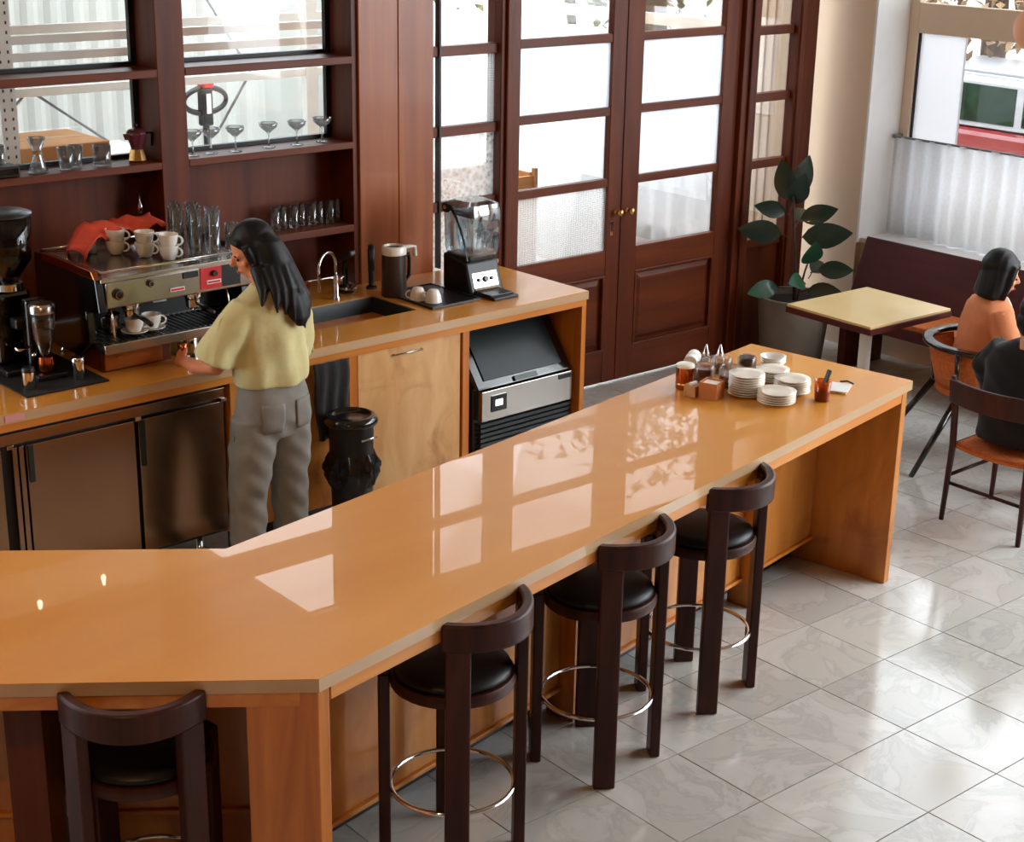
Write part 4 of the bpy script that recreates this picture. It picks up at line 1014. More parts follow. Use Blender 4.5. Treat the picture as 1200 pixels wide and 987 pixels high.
octl([(.030,.064),(.030,.07),(.050,.135),(.047,.145),(.002,.146)]).build('top_pot', 'maroon', mk)
octl([(.05,.145),(.035,.158),(.008,.165),(.002,.165)]).build('lid', 'maroon', mk)
MB().ball((0,0,.178), .012).build('knob', 'black_plastic', mk, smooth=True)
MB().tube([(.04,0,.135),(.085,0,.135),(.082,0,.07)], [.008,.008,.006], 8).build('handle', 'black_plastic', mk, smooth=True)
MB().extrude([(-.045,-.012,.14),(-.045,.012,.14),(-.07,0,.14)], (.01,0,-.03)).build('spout', 'maroon', mk)
coupe_me = None
for k, x in enumerate((3.945, 4.06, 4.19, 4.40, 4.56, 4.73)):
    if coupe_me is None:
        mb = MB().lathe([(.002,0),(.034,0),(.034,.003),(.006,.008),(.004,.07),(.012,.078),(.045,.105),(.05,.128),(.048,.128),(.042,.107),(.010,.082),(.002,.08)], 22)
        coupe_me = mb.mesh('coupe_glass', True); coupe_me.materials.append(M['tumbler_glass'])
    o = bpy.data.objects.new('coupe_glass', coupe_me); COL.objects.link(o); o.location = (x, 7.17 + .02*(k % 2), SZ)
    tag(o, '%s coupe glass along the shelf, counted from the timber post' % ('first', 'second', 'third', 'fourth', 'fifth', 'sixth')[k], 'glass', 'coupe glasses on the shelf')
for k in range(8):
    tumbler((4.43 + .058*k, 7.20 + .02*(k % 2), 1.2755), 'clear tumbler on the small shelf, %s from the pilaster' % ORD2[7-k], 'tumblers on the small shelf', R=.027, H=.125)
# bottles in the dark recess behind the machine
for k in range(6):
    b_ = thing('spirit_bottle', 'dark bottle in the recess behind the woman, %s from the timber post' % ORD2[k], 'bottle', (4.02+.07*k, 7.22-.03*(k % 2), CZ), group='dark bottles behind the machine')
    MB().lathe([(.002,0),(.032,0),(.034,.004),(.034,.19),(.014,.25),(.013,.31),(.002,.31)], 16).build('body', 'smoke_glass', b_, smooth=True, auto=50)
    MB().lathe([(.015,.295),(.015,.325),(.002,.327)], 12).build('cap', 'chrome', b_, smooth=True, auto=40)
pm = thing('pour_bottle', 'bottle with bright pourer standing by the timber post', 'bottle', (3.66, 7.21, CZ))
MB().lathe([(.002,0),(.034,0),(.036,.004),(.036,.40),(.014,.47),(.013,.54),(.002,.54)], 16).build('body', 'smoke_glass', pm, smooth=True, auto=50)
MB().lathe([(.016,.52),(.016,.56),(.006,.58),(.004,.62),(.002,.62)], 12).build('pourer', 'chrome', pm, smooth=True)

# ---- ware on the bar
plate_me = MB().lathe([(.002,0),(.045,0),(.05,.003),(.078,.012),(.079,.015),(.05,.007),(.002,.006)], 32).mesh('plate', True); plate_me.materials.append(M['plate_white'])
def stack(px, py, n, nm, r=1.0, dz=.0105):
    for k in range(n):
        o = bpy.data.objects.new('plate', plate_me); COL.objects.link(o); o.location = (px + random.uniform(-.002,.002), py + random.uniform(-.002,.002), BH + dz*k); o.scale = (r, r, 1)
        tag(o, 'white plate, %s of the %s' % (ORD[n-1-k], nm), 'plate', 'plates stacked on the bar')
stack(5.05, 4.40, 9, 'tallest plate stack')
stack(5.07, 4.245, 5, 'plate stack nearest the bar edge', 1.05)
stack(5.235, 4.30, 6, 'plate stack beside the amber glass', 1.0)
stack(5.30, 4.47, 5, 'plate stack behind the tallest one', .95)
def jar(loc, label, fill, fillmat, R=.048, H=.085, lidmat=None, group='jars on the bar'):
    j = thing('jar', label, 'jar', loc, group=group)
    MB().lathe([(.002,0),(R,0),(R+.002,.004),(R+.002,H*.85),(R-.004,H),(R-.007,H),(R-.002,H*.84),(R-.003,.006),(.002,.005)], 24).build('glass_body', 'jar_glass', j, smooth=True)
    MB().lathe([(.002,.006),(R-.004,.006),(R-.004,fill),(.002,fill+.002)], 20).build('filling', fillmat, j, smooth=True, auto=40)
    if lidmat: MB().lathe([(R+.001,H*.9),(R+.001,H+.012),(R-.006,H+.016),(.002,H+.016)], 22).build('lid', lidmat, j, smooth=True, auto=40)
    return j
cj = thing('canister', 'copper canister with pale lid at the near end of the bar ware', 'canister', (4.905, 4.63, BH))
MB().lathe([(.002,0),(.038,0),(.040,.004),(.040,.10),(.002,.10)], 26).build('body', 'copper', cj, smooth=True, auto=40)
MB().lathe([(.041,.098),(.041,.108),(.036,.112),(.002,.112)], 26).build('lid', 'plate_white', cj, smooth=True, auto=40)
MB().lathe([(.0405,.02),(.0412,.022),(.0412,.026),(.0405,.028)], 26, closed=True).build('band', 'brass', cj)
jar((5.055, 4.66, BH), 'glass jar of red sugar sachets behind the copper canister', .06, 'jam_red', .05, .075)
jar((5.09, 4.525, BH), 'glass jar of dark jam beside the tallest plates', .055, 'jam_red', .054, .09)
jar((5.22, 4.70, BH), 'glass jar of golden honey at the back of the bar ware', .05, 'honey', .044, .07)
jar((5.335, 4.655, BH), 'glass jar of dark cherries behind the plates', .06, 'cherry', .042, .065)
rb = thing('napkin_roll', 'white rolled napkins lying behind the copper canister', 'napkins', (5.17, 4.84, BH), .6)
MB().tube([(-.06,0,.032),(.06,0,.032)], .032, 18).build('roll', 'paper_white', rb, smooth=True, auto=40)
MB().tube([(-.01,0,.032),(.012,0,.032)], .0335, 18).build('paper_band', 'plate_white', rb, smooth=True, auto=40)
for k, (x, y) in enumerate(((5.14, 4.73), (5.19, 4.69))):
    sb = thing('sauce_bottle', ('small bottle with pointed chrome cap, nearer the napkins', 'small bottle with pointed chrome cap, nearer the honey jar')[k], 'bottle', (x, y, BH), group='pointed bottles on the bar')
    MB().lathe([(.002,0),(.024,0),(.026,.004),(.024,.07),(.014,.085),(.002,.086)], 16).build('body', 'jar_glass', sb, smooth=True)
    MB().lathe([(.016,.083),(.016,.097),(.003,.135),(.001,.136)], 14).build('cap', 'chrome', sb, smooth=True, auto=40)
wbx = thing('sugar_box', 'small cube timber box of sugar sachets', 'box', (4.905, 4.47, BH), .35)
mb = MB().box(-.042,-.042,0,.042,.042,.006).box(-.042,-.042,.006,.042,-.036,.072).box(-.042,.036,.006,.042,.042,.072).box(-.042,-.036,.006,-.036,.036,.072).box(.036,-.036,.006,.042,.036,.072)
mb.build('box', 'napkin_wood', wbx); MB().box(-.034,-.034,.01,.034,.034,.066).build('sachets', 'paper_white', wbx)
cbx = MB().box(-.03,-.03,0,.03,.03,.05).build('card_holder', 'crate_wood', loc=(4.86, 4.535, BH), rotz=.2, bevel=.003); tag(cbx, 'small tan block between canister and sugar box', 'holder')
MB().box(-.022,-.006,.05,.022,.006,.06).build('card', 'paper_white', cbx)
ag = thing('amber_tumbler', 'amber tumbler holding a small metal clip', 'glass', (5.255, 4.15, BH))
MB().lathe([(.002,0),(.030,0),(.032,.004),(.037,.09),(.034,.09),(.029,.008),(.002,.006)], 22).build('body', 'amber_glass', ag, smooth=True)
MB().lathe([(.002,.007),(.028,.007),(.031,.05),(.002,.052)], 18).build('drink', 'jam_red', ag, smooth=True, auto=40)
MB().obox((.018,.0,.085), (.012,.02,.10), Matrix.Rotation(.45, 3, 'Y')).build('clip', 'charcoal', ag, bevel=.003)
for k in range(3):
    o = MB().lathe([(.002,0),(.03,0),(.034,.004),(.06,.034),(.058,.034),(.032,.007),(.002,.006)], 26).build('small_bowl', 'porcelain', smooth=True, loc=(5.45, 4.60, BH+.012*k)); tag(o, 'white bowl, %s of three nested behind the plates' % ('lowest', 'middle one', 'topmost')[k], 'bowl', 'nested bowls on the bar')
nt_ = thing('notepad', 'white note sheets with a dark clip on the bar end', 'notepad', (5.44, 4.215, BH), .5)
MB().box(-.07,-.05,0,.07,.05,.008).build('sheets', 'paper_white', nt_); MB().box(-.075,-.056,.008,.05,.04,.012).build('top_sheet', 'shirt_white', nt_)
MB().tube([(.05,-.06,.016),(.075,-.03,.018),(.06,0,.016)], .004, 6).build('clip', 'black_plastic', nt_, smooth=True)

# ---- unseen pendants, added above the view to warm the left of the bar
for k, (x, y, z, pw) in enumerate(((1.2, 5.55, 3.25, 24), (.2, 2.3, 3.3, 60))):
    pl = thing('added_pendant', ('unseen pendant added to warm the back counter end', 'unseen pendant added to warm the near end of the bar')[k], 'lamp', (x, y, z), group='added warm pendants')
    MB().lathe([(.05,.14),(.16,.0),(.155,.0),(.045,.135)], 24, closed=True).build('shade', 'black_plastic', pl, smooth=True)
    MB().ball((0,0,.06), .04).build('bulb', 'lamp_glow', pl, smooth=True)
    MB().tube([(0,0,.14),(0,0,4.9-z)], .004, 6).build('cord', 'black_plastic', pl)
    l = bpy.data.lights.new('added_warm_fill', 'POINT'); l.energy = pw; l.color = (1.0, .58, .25); l.shadow_soft_size = .05
    lo = bpy.data.objects.new('added_warm_fill', l); COL.objects.link(lo); lo.location = (x, y, z-.03)
# ------------------------------------------------------------------ corner: planter, rubber plant, bench, table
po = thing('planter', 'tall grey concrete planter in the corner by the doors', 'planter', (8.16, 6.74, 0))
MB().lathe([(.002,0),(.20,0),(.205,.006),(.245,.44),(.245,.455),(.222,.455),(.215,.40),(.002,.40)], 36).build('pot', 'concrete_pot', po, smooth=True, auto=40)
MB().lathe([(.002,.402),(.214,.402),(.205,.412),(.002,.42)], 28).build('soil', 'soil', po, smooth=True)
rp = thing('rubber_plant', 'dark green rubber plant growing in the concrete planter', 'plant', (8.16, 6.74, .41))
MB().tube([(0,0,0),(-.02,.0,.25),(-.06,-.0,.5),(-.09,0,.72)], [.014,.012,.010,.006], 8).build('stem', 'stem_brown', rp, smooth=True)
MB().tube([(.02,0,0),(.06,.0,.12),(.10,.0,.24)], [.010,.008,.005], 8).build('stem', 'stem_brown', rp, smooth=True)
lf = leaf_mesh('leaf', .29, .155, 'leaf_green', .12, .18, 8); lfb = leaf_mesh('leaf', .24, .14, 'leaf_bright', .15, .2, 8)
rv2 = Vector((.763, -.646, 0)); fv2 = Vector((.646, .763, 0))   # sideways and depth directions in the room plan
def add_leaf(base, side, upz, depth, me, scale=1, twist=0):
    """base: offset (sideways, height); direction of the blade from sideways / up / depth components"""
    b_ = rv2*base[0] + fv2*base[2] + Vector((0,0,base[1]))
    d = (rv2*side + fv2*depth + Vector((0,0,upz))).normalized()
    n = Vector((0,0,.55)) - fv2*.8; n = n - d*n.dot(d)
    if n.length < .2: n = -fv2 - d*(-fv2).dot(d)
    n.normalize(); x = d.cross(n)
    m3 = Matrix((x, d, n)).transposed() @ Matrix.Rotation(twist, 3, 'Y')
    o = bpy.data.objects.new('leaf', me); COL.objects.link(o); o.parent = rp
    m4 = m3.to_4x4(); m4.translation = b_; o.matrix_local = m4 @ Matrix.Scale(scale, 4)
    pe = MB().tube([b_ - d*.05 + Vector((0,0,-.02)), b_ + d*.01], .004, 5).build('petiole', 'stem_brown', rp, smooth=True)
for a in (((-.06,.70,0), .35, 1.0, -.1, lf, 1.0, .5), ((-.09,.68,0), -.25, 1.0, -.1, lf, .95, -.4), ((-.05,.66,0), .1, .8, -.6, lf, .9, .1),
          ((-.10,.60,0), -1, .25, -.2, lf, .75, -.35), ((-.12,.46,0), -1, .12, -.15, lf, 1.0, -.5), ((.0,.56,0), 1, .35, -.25, lf, .85, .4),
          ((.02,.44,0), 1, .12, -.2, lf, 1.12, .55), ((-.02,.54,0), .4, .3, .9, lf, .8, 0), ((.07,.26,0), .05, .5, -.6, lfb, 1.05, .3),
          ((.14,.22,0), 1, .05, -.2, lf, .8, .3), ((.05,.14,0), -.5, .2, -.9, lfb, .9, -.2), ((.08,.08,0), 1, -.05, -.7, lf, .95, .45), ((-.12,.10,0), -.9, -.1, -.4, lfb, .9, -.2), ((.1,.2,0), .5, .2, .8, lf, .8, 0)):
    add_leaf(*a)
bn_ = thing('wall_bench', 'long dark red timber bench below the street window', 'bench', (8.79, 3.45, 0))
mb = MB().extrude([(-.17,0,.40),(-.145,0,.40),(-.005,0,.79),(-.03,0,.795)], (0,3.20,0)); mb.build('backrest', 'bench_wood', bn_, bevel=.006)
MB().box(-.57, 0, .40, -.15, 3.02, .435).build('seat', 'woven_orange', bn_, bevel=.006)
MB().box(-.58, 0, .33, -.555, 3.02, .40).build('front_rail', 'bench_wood', bn_, bevel=.004)
for y in (.05, 1.5, 2.94): MB().box(-.50, y, 0, -.10, y+.06, .40).build('leg', 'bench_wood', bn_, bevel=.004)
tb_ = thing('cafe_table', 'small square cafe table with pale yellow top', 'table', (7.40, 5.56, 0), -.03)
MB().box(-.355, -.31, .735, .355, .31, .75).build('top', 'laminate', tb_, bevel=.002)
MB().box(-.36, -.315, .70, .36, .315, .7345).build('edge', 'bench_wood', tb_, bevel=.003)
MB().lathe([(.036,.02),(.036,.70)], 20).build('pole', 'white_paint', tb_, smooth=True, auto=40)
MB().lathe([(.002,0),(.25,0),(.25,.012),(.05,.03),(.002,.03)], 32).build('base', 'black_plastic', tb_, smooth=True, auto=40)

gp = thing('globe_pendant', 'peach globe pendant lamp at the upper picture corner by the window', 'lamp', (8.0, 5.06, 2.33))
MB().ball((0,0,0), .125, 24, 16).build('shade', 'peach_shade', gp, smooth=True)
MB().lathe([(.03,.115),(.03,.14),(.006,.15)], 14).build('cap', 'brass', gp, smooth=True)
MB().tube([(0,0,.14),(0,0,2.57)], .004, 6).build('cord', 'black_plastic', gp)
rt_ = thing('round_table', 'small round dark cafe table between the two seated people', 'table', (7.84, 4.26, 0))
MB().lathe([(.002,.665),(.29,.665),(.30,.672),(.30,.688),(.002,.69)], 36).build('top', 'bench_wood', rt_, smooth=True, auto=40)
MB().lathe([(.03,.02),(.03,.665)], 16).build('pole', 'black_plastic', rt_, smooth=True, auto=40)
MB().lathe([(.002,0),(.17,0),(.17,.012),(.04,.03),(.002,.03)], 28).build('base', 'black_plastic', rt_, smooth=True, auto=40)
# ---- chairs at the right
ch = thing('dining_chair', 'dark timber dining chair with orange woven seat under the black-coated person', 'chair', (6.84, 4.165, 0), -PI/2)
# local: faces +y; back posts at y=-.22
for sx in (-1, 1):
    MB().tube([(sx*.225,-.235,0),(sx*.215,-.22,.40),(sx*.215,-.235,.60),(sx*.22,-.27,.775)], [.013,.018,.018,.013], 10).build('leg', 'stool_wood', ch, smooth=True)
    MB().tube([(sx*.235,.215,0),(sx*.22,.20,.41)], [.012,.018], 10).build('leg', 'stool_wood', ch, smooth=True)
    MB().tube([(sx*.22,-.22,.24),(sx*.228,.205,.24)], .010, 8).build('stretcher', 'stool_wood', ch, smooth=True)
    MB().tube([(sx*.215,-.22,.40),(sx*.22,.20,.405)], .014, 8).build('seat_rail', 'stool_wood', ch, smooth=True)
MB().tube([(-.22,-.22,.20),(.22,-.22,.20)], .010, 8).build('stretcher', 'stool_wood', ch, smooth=True)
rows = []
for j in range(7):
    y = -.22 + .42*j/6; rows.append([(x*(.205+.01*j/6), y, .418 - .018*(1-x*x)) for x in [-1+2*i/8 for i in range(9)]])
mb = MB().add([p for r in rows for p in r], [(j*9+i, j*9+i+1, (j+1)*9+i+1, (j+1)*9+i) for j in range(6) for i in range(8)])
o = mb.build('seat', 'woven_orange', ch, smooth=True); so = o.modifiers.new('solid', 'SOLIDIFY'); so.thickness = .022
pts = [(-.235+.47*k/12, -.262-.05*math.sin(PI*k/12), .70) for k in range(13)]
MB().strip(pts, Vector((0,-.15,1)), .125, .020).build('backrest', 'stool_wood', ch, smooth=True, bevel=.006, auto=40)
ac = thing('armchair', 'black hoop-backed armchair under the person in orange', 'chair', (7.50, 4.85, 0), math.radians(-127))
pts = []; ups = []
for k in range(25):
    a = math.radians(-200 + 220*k/24); pts.append((.30*math.cos(a), .29*math.sin(a)+.0, .685)); ups.append(Vector((math.cos(a), math.sin(a), 0)))
MB().strip(pts, ups, .06, .028).build('hoop_rail', 'black_gloss', ac, smooth=True, bevel=.008, auto=40)
MB().lathe([(.002,.40),(.22,.40),(.23,.41),(.225,.435),(.002,.445)], 28).build('seat', 'woven_orange', ac, smooth=True, auto=40)
for k, (x, y, tx, ty) in enumerate(((-.20,-.18,-.30,-.42), (.20,-.18,.30,-.42), (-.20,.18,-.26,.30), (.20,.18,.26,.30))):
    MB().tube([(tx,ty,0),(x*1.02,y*1.02,.40)], [.015,.02], 10).build('leg', 'black_gloss', ac, smooth=True)
    MB().tube([(x,y,.41),(x*1.2,y*1.2 if y < 0 else y*.6,.68)], .012, 8).build('spindle', 'black_gloss', ac, smooth=True)
rows = []
for z, r in ((.46,.235),(.56,.262),(.665,.285)):
    rows.append([(r*math.cos(math.radians(-165+150*i/16)), r*math.sin(math.radians(-165+150*i/16)), z) for i in range(17)])
mb = MB().add([p for r in rows for p in r], [(j*17+i, j*17+i+1, (j+1)*17+i+1, (j+1)*17+i) for j in range(2) for i in range(16)])
o = mb.build('cane_back', 'woven_orange', ac, smooth=True); so = o.modifiers.new('solid', 'SOLIDIFY'); so.thickness = .008

# ------------------------------------------------------------------ people
def fuse(mb, name, mat, parent, voxel=.01, smooth=4, deform=None):
    """join overlapping closed forms into one continuous skin"""
    me = mb.mesh('tmp'); o = bpy.data.objects.new('tmp', me); COL.objects.link(o)
    r = o.modifiers.new('r', 'REMESH'); r.mode = 'VOXEL'; r.voxel_size = voxel
    s_ = o.modifiers.new('s', 'SMOOTH'); s_.iterations = smooth; s_.factor = .5
    dg = bpy.context.evaluated_depsgraph_get()
    nm = bpy.data.meshes.new_from_object(o.evaluated_get(dg)); bpy.data.objects.remove(o)
    nm.name = name; nm.materials.clear(); nm.materials.append(M[mat])
    if deform:
        for v in nm.vertices: v.co = deform(v.co)
    for p in nm.polygons: p.use_smooth = True
    q = bpy.data.objects.new(name, nm); COL.objects.link(q)
    if parent: q.parent = parent
    return q
def rings(mb, spec, n=20, pw=.8):
    """spec rows: z, half width, half depth, cx, cy"""
    rr = []
    for z, hx, hy, cx, cy in spec:
        rr.append([(cx+hx*math.copysign(abs(math.cos(a))**pw, math.cos(a)), cy+hy*math.copysign(abs(math.sin(a))**pw, math.sin(a)), z) for a in [2*PI*i/n for i in range(n)]])
    return mb.loft(rr)
def head_mb(mb, mt):
    h = MB()
    h.ball((0,-.012,.035), (.074,.092,.095), 20, 14)
    h.ball((0,.018,-.03), (.058,.066,.075), 18, 12)
    h.ball((0,.045,-.085), (.026,.026,.018), 12, 8)             # chin
    h.tube([(0,.078,.02),(0,.098,-.012),(0,.103,-.027)], [.008,.012,.014], 8)   # nose
    h.ball((0,.078,-.058), (.022,.012,.010), 10, 6)             # mouth
    h.ball((.028,.070,.012), (.017,.012,.008), 8, 6); h.ball((-.028,.070,.012), (.017,.012,.008), 8, 6)  # brows
    h.ball((.045,.055,-.025), (.018,.014,.016), 8, 6); h.ball((-.045,.055,-.025), (.018,.014,.016), 8, 6)  # cheeks
    for s_ in (-1, 1): h.ball((s_*.076,-.012,-.008), (.009,.018,.030), 8, 8)    # ears
    h.tube([(0,-.015,-.06),(0,-.03,-.17)], [.052,.055], 14)    # neck
    h.xf(mt); mb.add(h.v, h.f)
def face_bits(parent, mt):
    for s_ in (-1, 1):
        MB().ball((s_*.029,.074,-.001), (.011,.006,.006), 10, 6).xf(mt).build('eye', 'hair_black', parent, smooth=True)
        MB().ball((s_*.029,.081,.018), (.016,.004,.003), 10, 6).xf(mt).build('eyebrow', 'hair_black', parent, smooth=True)
    MB().ball((0,.089,-.058), (.019,.005,.006), 10, 6).xf(mt).build('lips', 'lips', parent, smooth=True)
def hand_mb(mb, wrist, direction, down, side, curl=.5, size=1.0):
    """palm and five fingers; direction: wrist to knuckles, down: palm side, side: +1 puts the thumb along direction x down"""
    w = Vector(wrist); d = Vector(direction).normalized(); q = Vector(down); q = (q - d*q.dot(d)).normalized(); t = d.cross(q)*side
    P = lambda a, b_, c: w + d*a*size + t*b_*size + q*c*size
    rr = []
    for a, hw, hd in ((-.01,.024,.019),(.02,.030,.016),(.05,.038,.014),(.085,.040,.012),(.092,.036,.010)):
        rr.append([P(a, hw*math.cos(2*PI*i/12), hd*math.sin(2*PI*i/12)) for i in range(12)])
    mb.loft(rr)
    for b_, L in ((.030,.068),(.010,.076),(-.010,.070),(-.029,.056)):
        p0 = P(.080, b_, 0); c1, c2, c3 = curl*.55, curl*1.35, curl*2.0
        p1 = P(.085+L*.45*math.cos(c1), b_*1.08, L*.45*math.sin(c1))
        p2 = p1 + (d*math.cos(c2)+q*math.sin(c2))*L*.32*size; p3 = p2 + (d*math.cos(c3)+q*math.sin(c3))*L*.26*size
        mb.tube([p0, p1, p2, p3], [.0095*size,.009*size,.008*size,.0065*size], 8)
    mb.tube([P(.022,.026,.004), P(.05,.052,.016), P(.078,.056,.028), P(.098,.050,.034)], [.012*size,.011*size,.0095*size,.0075*size], 8)

# ---- the woman at the espresso machine
wm = thing('person', 'person in olive tee and grey jeans standing at the espresso machine', 'person', (3.535, 5.835, 0), math.radians(6))
HT = Matrix.Translation((-.02, .065, 1.53)) @ Matrix.Rotation(math.radians(66), 4, 'Z') @ Matrix.Rotation(math.radians(-20), 4, 'X')
body = MB(); head_mb(body, HT)
body.tube([(-.012,.03,1.46),(0,.0,1.39),(0,-.005,1.33)], [.053,.055,.07], 14)
rings(body, [(.98,.12,.085,0,0),(1.15,.12,.08,0,0),(1.29,.13,.08,0,0),(1.335,.11,.065,0,0),(1.385,.07,.06,0,0)])
body.tube([(-.13,0,1.32),(-.195,.02,1.20),(-.222,.09,1.045),(-.205,.26,1.005),(-.165,.40,.99)], [.05,.047,.040,.034,.025], 12)
body.tube([(.13,0,1.32),(.175,.02,1.20),(.175,.07,1.07),(.14,.24,1.03),(.10,.37,1.0)], [.05,.047,.040,.034,.025], 12)
hand_mb(body, (-.163,.41,.988), (.22,.95,-.04), (.9,-.25,-.35), -1, .75, .92)
hand_mb(body, (.105,.38,.998), (-.5,.85,-.08), (-.3,-.1,-1), 1, .45, .92)
fuse(body, 'body', 'skin', wm, .0065, 3)
face_bits(wm, HT)
tee = MB()
rings(tee, [(.955,.176,.130,.012,0),(.985,.180,.132,.012,0),(1.10,.172,.124,.004,-.004),(1.22,.172,.118,0,-.008),(1.30,.178,.106,0,-.008),(1.352,.150,.084,0,-.006),(1.385,.095,.070,0,-.006),(1.405,.070,.060,-.003,-.004)], 28, 1.0)
tee.tube([(-.115,-.005,1.315),(-.185,.01,1.235),(-.22,.04,1.15),(-.238,.06,1.085)], [.066,.076,.086,.096], 20)
tee.tube([(.115,-.005,1.315),(.170,.005,1.22),(.182,.03,1.12),(.182,.05,1.05)], [.066,.074,.078,.084], 20)
def tee_fold(co):
    k = math.sin(co.x*44+co.z*7)*.5 + math.sin(co.x*23-co.z*26)*.6
    a = .014*max(0, min(1, (1.36-co.z)/.3))
    return co + Vector((0, -1 if co.y < 0 else 1, 0))*k*a
fuse(tee, 'tee_shirt', 'tee_olive', wm, .009, 5, tee_fold)
jn = MB()
rings(jn, [(.72,.160,.105,.012,.0),(.80,.178,.128,.012,-.005),(.88,.170,.124,.012,-.004),(.95,.152,.11,.012,0),(1.0,.142,.102,.012,0)], 28)
jn.tube([(-.085,0,.80),(-.105,.0,.66),(-.13,.012,.46),(-.145,.0,.26),(-.15,-.01,.055)], [.108,.105,.088,.082,.080], 20)
jn.tube([(.085,0,.80),(.10,.005,.66),(.115,.03,.46),(.118,.025,.26),(.118,.02,.055)], [.108,.105,.088,.082,.080], 20)
def jean_fold(co):
    k = math.sin(co.z*46+co.x*20)*math.sin(co.x*30+co.z*11)
    a = .008 if co.z < .8 else .002
    return co + Vector((co.x*.3, -1 if co.y < 0 else 1, 0)).normalized()*k*a
je = fuse(jn, 'jeans', 'jeans_grey', wm, .009, 10, jean_fold)
for s_ in (-1, 1):
    g_ = MB(); k8 = 8
    g_.add([(s_*.082+.012-.05+.1*i/k8, -.20, .775+.115*j/k8-(.018 if j == 0 and 0 < i < k8 else 0)) for j in range(k8+1) for i in range(k8+1)], [(j*9+i, j*9+i+1, (j+1)*9+i+1, (j+1)*9+i) for j in range(k8) for i in range(k8)])
    pk = g_.build('back_pocket', 'jeans_grey', je, smooth=True)
    sw = pk.modifiers.new('wrap', 'SHRINKWRAP'); sw.target = je; sw.wrap_method = 'PROJECT'; sw.use_project_y = True; sw.use_positive_direction = True; sw.use_negative_direction = False; sw.offset = .003
    so = pk.modifiers.new('solid', 'SOLIDIFY'); so.thickness = .003; so.offset = 1
for s_, y in ((-1, 0), (1, .03)):
    sm = MB(); rings(sm, [(.0,.042,.12,s_*.135,y+.05),(.03,.045,.125,s_*.135,y+.05),(.06,.040,.09,s_*.135,y+.02),(.09,.036,.045,s_*.135,y-.015)], 16)
    fuse(sm, 'shoe', 'black_plastic', wm, .008, 3)
hr = MB()
hr.ball((0,-.024,.046), (.084,.096,.094), 20, 14)
hr.ball((0,-.055,-.03), (.076,.06,.11), 18, 12)
hr.tube([(-.078,.03,.05),(-.082,.025,-.02),(-.074,.02,-.10)], [.022,.020,.010], 8); hr.tube([(.078,.03,.05),(.080,.0,-.03),(.075,-.03,-.12)], [.022,.03,.03], 8)
hr.tube([(-.06,.048,.066),(0,.064,.084),(.06,.048,.066)], .017, 8)
hr.xf(HT)
rings(hr, [(1.62,.04,.05,.0,.03),(1.59,.074,.080,.008,.02),(1.54,.086,.088,.02,.005),(1.48,.088,.080,.036,-.022),(1.42,.084,.066,.052,-.060),(1.36,.080,.050,.066,-.100),(1.31,.070,.038,.074,-.122),(1.26,.048,.028,.074,-.138),(1.225,.02,.012,.070,-.145)], 26, 1.0)
for x0, y0, x1, y1, z1 in ((-.03,-.05,-.045,-.135,1.30),(.0,-.06,-.01,-.145,1.285),(.03,-.07,.03,-.152,1.25),(.06,-.04,.118,-.115,1.28),(.05,-.07,.09,-.148,1.21),(-.06,-.02,-.10,-.10,1.33)):
    hr.tube([(x0,y0,1.48),((x0+x1)/2,(y0+y1)/2-.02,1.39),(x1,y1,z1)], [.035,.022,.006], 8)
def strand(co): return co + Vector((1, -.6, 0)).normalized()*math.sin(co.x*190+co.y*140)*.0012*max(0,min(1,(1.6-co.z)/.2))
fuse(hr, 'hair', 'hair_black', wm, .006, 5, strand)

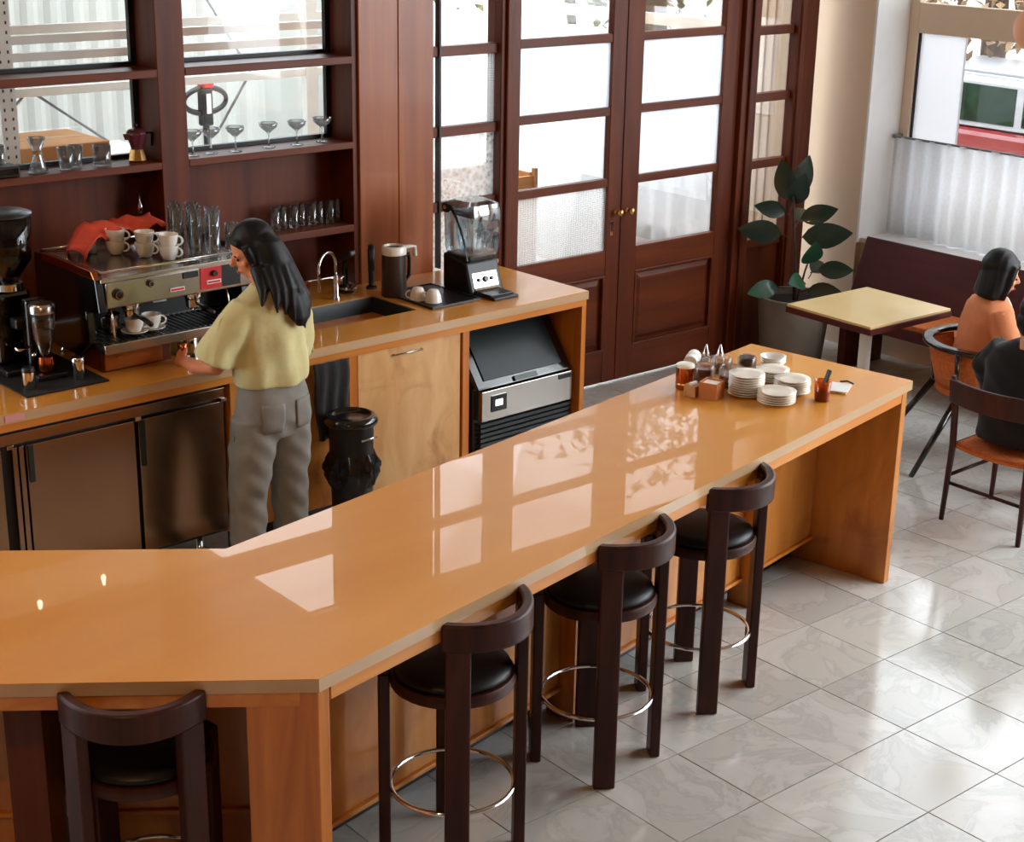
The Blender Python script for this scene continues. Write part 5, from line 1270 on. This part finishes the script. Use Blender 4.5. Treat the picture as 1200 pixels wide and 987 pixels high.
# ---- seated people
def seated(loc, rz, label, coat, skin, hairmat, hair_len, lean, headturn, nod, inner=None, wide=1.0):
    p = thing('person', label, 'person', loc, rz)
    HT = Matrix.Translation((0, .02+lean*.62, 1.06)) @ Matrix.Rotation(headturn, 4, 'Z') @ Matrix.Rotation(nod, 4, 'X')
    b_ = MB(); head_mb(b_, HT)
    sh = (0, lean*.42, .90)
    b_.tube([HT @ Vector((0,-.02,-.08)), (0, lean*.5, .96), (0, lean*.42, .88)], [.052,.055,.07], 12)
    rings(b_, [(.46,.15,.11,0,0),(.65,.14,.10,0,lean*.15),(.85,.16,.10,0,lean*.38),(.92,.13,.08,0,lean*.44)])
    arms = []
    for s_ in (-1, 1):
        a = [(s_*.17, sh[1], .885), (s_*.235, sh[1]+.02, .76), (s_*.235, sh[1]+.08, .65), (s_*.19, sh[1]+.22, .67), (s_*.13, sh[1]+.32, .72)]
        arms.append(a); b_.tube(a, [.048,.045,.04,.034,.025], 12)
        hand_mb(b_, (s_*.125, sh[1]+.33, .725), (-s_*.45,.8,.1), (0,.1,-1), s_, .5, .95)
    fuse(b_, 'body', skin, p, .0075, 3); face_bits(p, HT)
    c_ = MB(); w = wide
    rings(c_, [(.44,.19*w,.15,0,-.01),(.55,.19*w,.145,0,lean*.08),(.70,.195*w,.135,0,lean*.22),(.82,.205*w,.125,0,lean*.35),(.89,.185*w,.105,0,lean*.41),(.93,.11*w,.082,0,lean*.45),(.955,.078,.068,0,lean*.49)], 28)
    for s_, a in zip((-1, 1), arms): c_.tube([(s_*.14*w, sh[1], .875)]+[(x*w, y, z) for x, y, z in a[1:4]], [.075,.074,.068,.055], 16)
    def fold(co): return co + Vector((0, -1 if co.y < 0 else 1, 0))*.006*math.sin(co.x*26+co.z*34)*math.sin(co.z*17+co.x*9)
    fuse(c_, 'coat', coat, p, .010, 5, fold)
    if inner: 
        f = MB(); rings(f, [(.60,.09,.03,0,.12+lean*.15),(.80,.10,.03,0,.108+lean*.33),(.90,.07,.03,0,.075+lean*.43),(.945,.06,.055,0,.02+lean*.49)], 16); fuse(f, 'shirt', inner, p, .009, 3)
    l_ = MB()
    rings(l_, [(.43,.165,.13,0,.0),(.50,.17,.14,0,.0),(.56,.15,.12,0,0)], 20)
    for s_ in (-1, 1): l_.tube([(s_*.09,.02,.50),(s_*.11,.24,.505),(s_*.115,.43,.48),(s_*.115,.44,.28),(s_*.115,.42,.07)], [.085,.078,.066,.055,.045], 14)
    fuse(l_, 'trousers', 'coat_black', p, .010, 4)
    for s_ in (-1, 1):
        sm = MB(); rings(sm, [(.0,.042,.12,s_*.115,.48),(.035,.045,.125,s_*.115,.48),(.065,.040,.09,s_*.115,.45),(.09,.036,.045,s_*.115,.42)], 16); fuse(sm, 'shoe', 'black_plastic', p, .009, 3)
    h = MB(); h.ball((0,-.028,.048), (.092,.100,.100), 20, 14); h.ball((0,-.05,-.02), (.084,.068,.085), 18, 12)
    h.tube([(-.06,.048,.066),(0,.064,.084),(.06,.048,.066)], .017, 8)
    if hair_len:
        rings(h, [(.06,.086,.09,0,-.03),(.0,.098,.082,0,-.036),(-.06,.106,.078,0,-.042),(-hair_len,.106,.074,0,-.046),(-hair_len-.015,.09,.06,0,-.046)], 26, 1.0)
        for s_ in (-1, 1): h.tube([(s_*.070,.03,.07),(s_*.086,.018,0),(s_*.090,.01,-hair_len)], [.020,.022,.016], 10)
    h.xf(HT); fuse(h, 'hair', hairmat, p, .0075, 3, lambda co: co + Vector((1,.5,0)).normalized()*math.sin(co.x*140+co.y*120)*.002)
    return p
seated((7.49, 4.86, 0), math.radians(-127), 'person in orange jacket with black bob in the hoop-backed armchair', 'jacket_orange', 'skin_light', 'hair_black', .12, .10, 0, math.radians(-12), 'shirt_white')
seated((6.86, 4.165, .0), -PI/2, 'person in black coat seen from behind on the dining chair', 'coat_black', 'skin_light', 'hair_black', 0, .06, 0, math.radians(-14), wide=1.12)
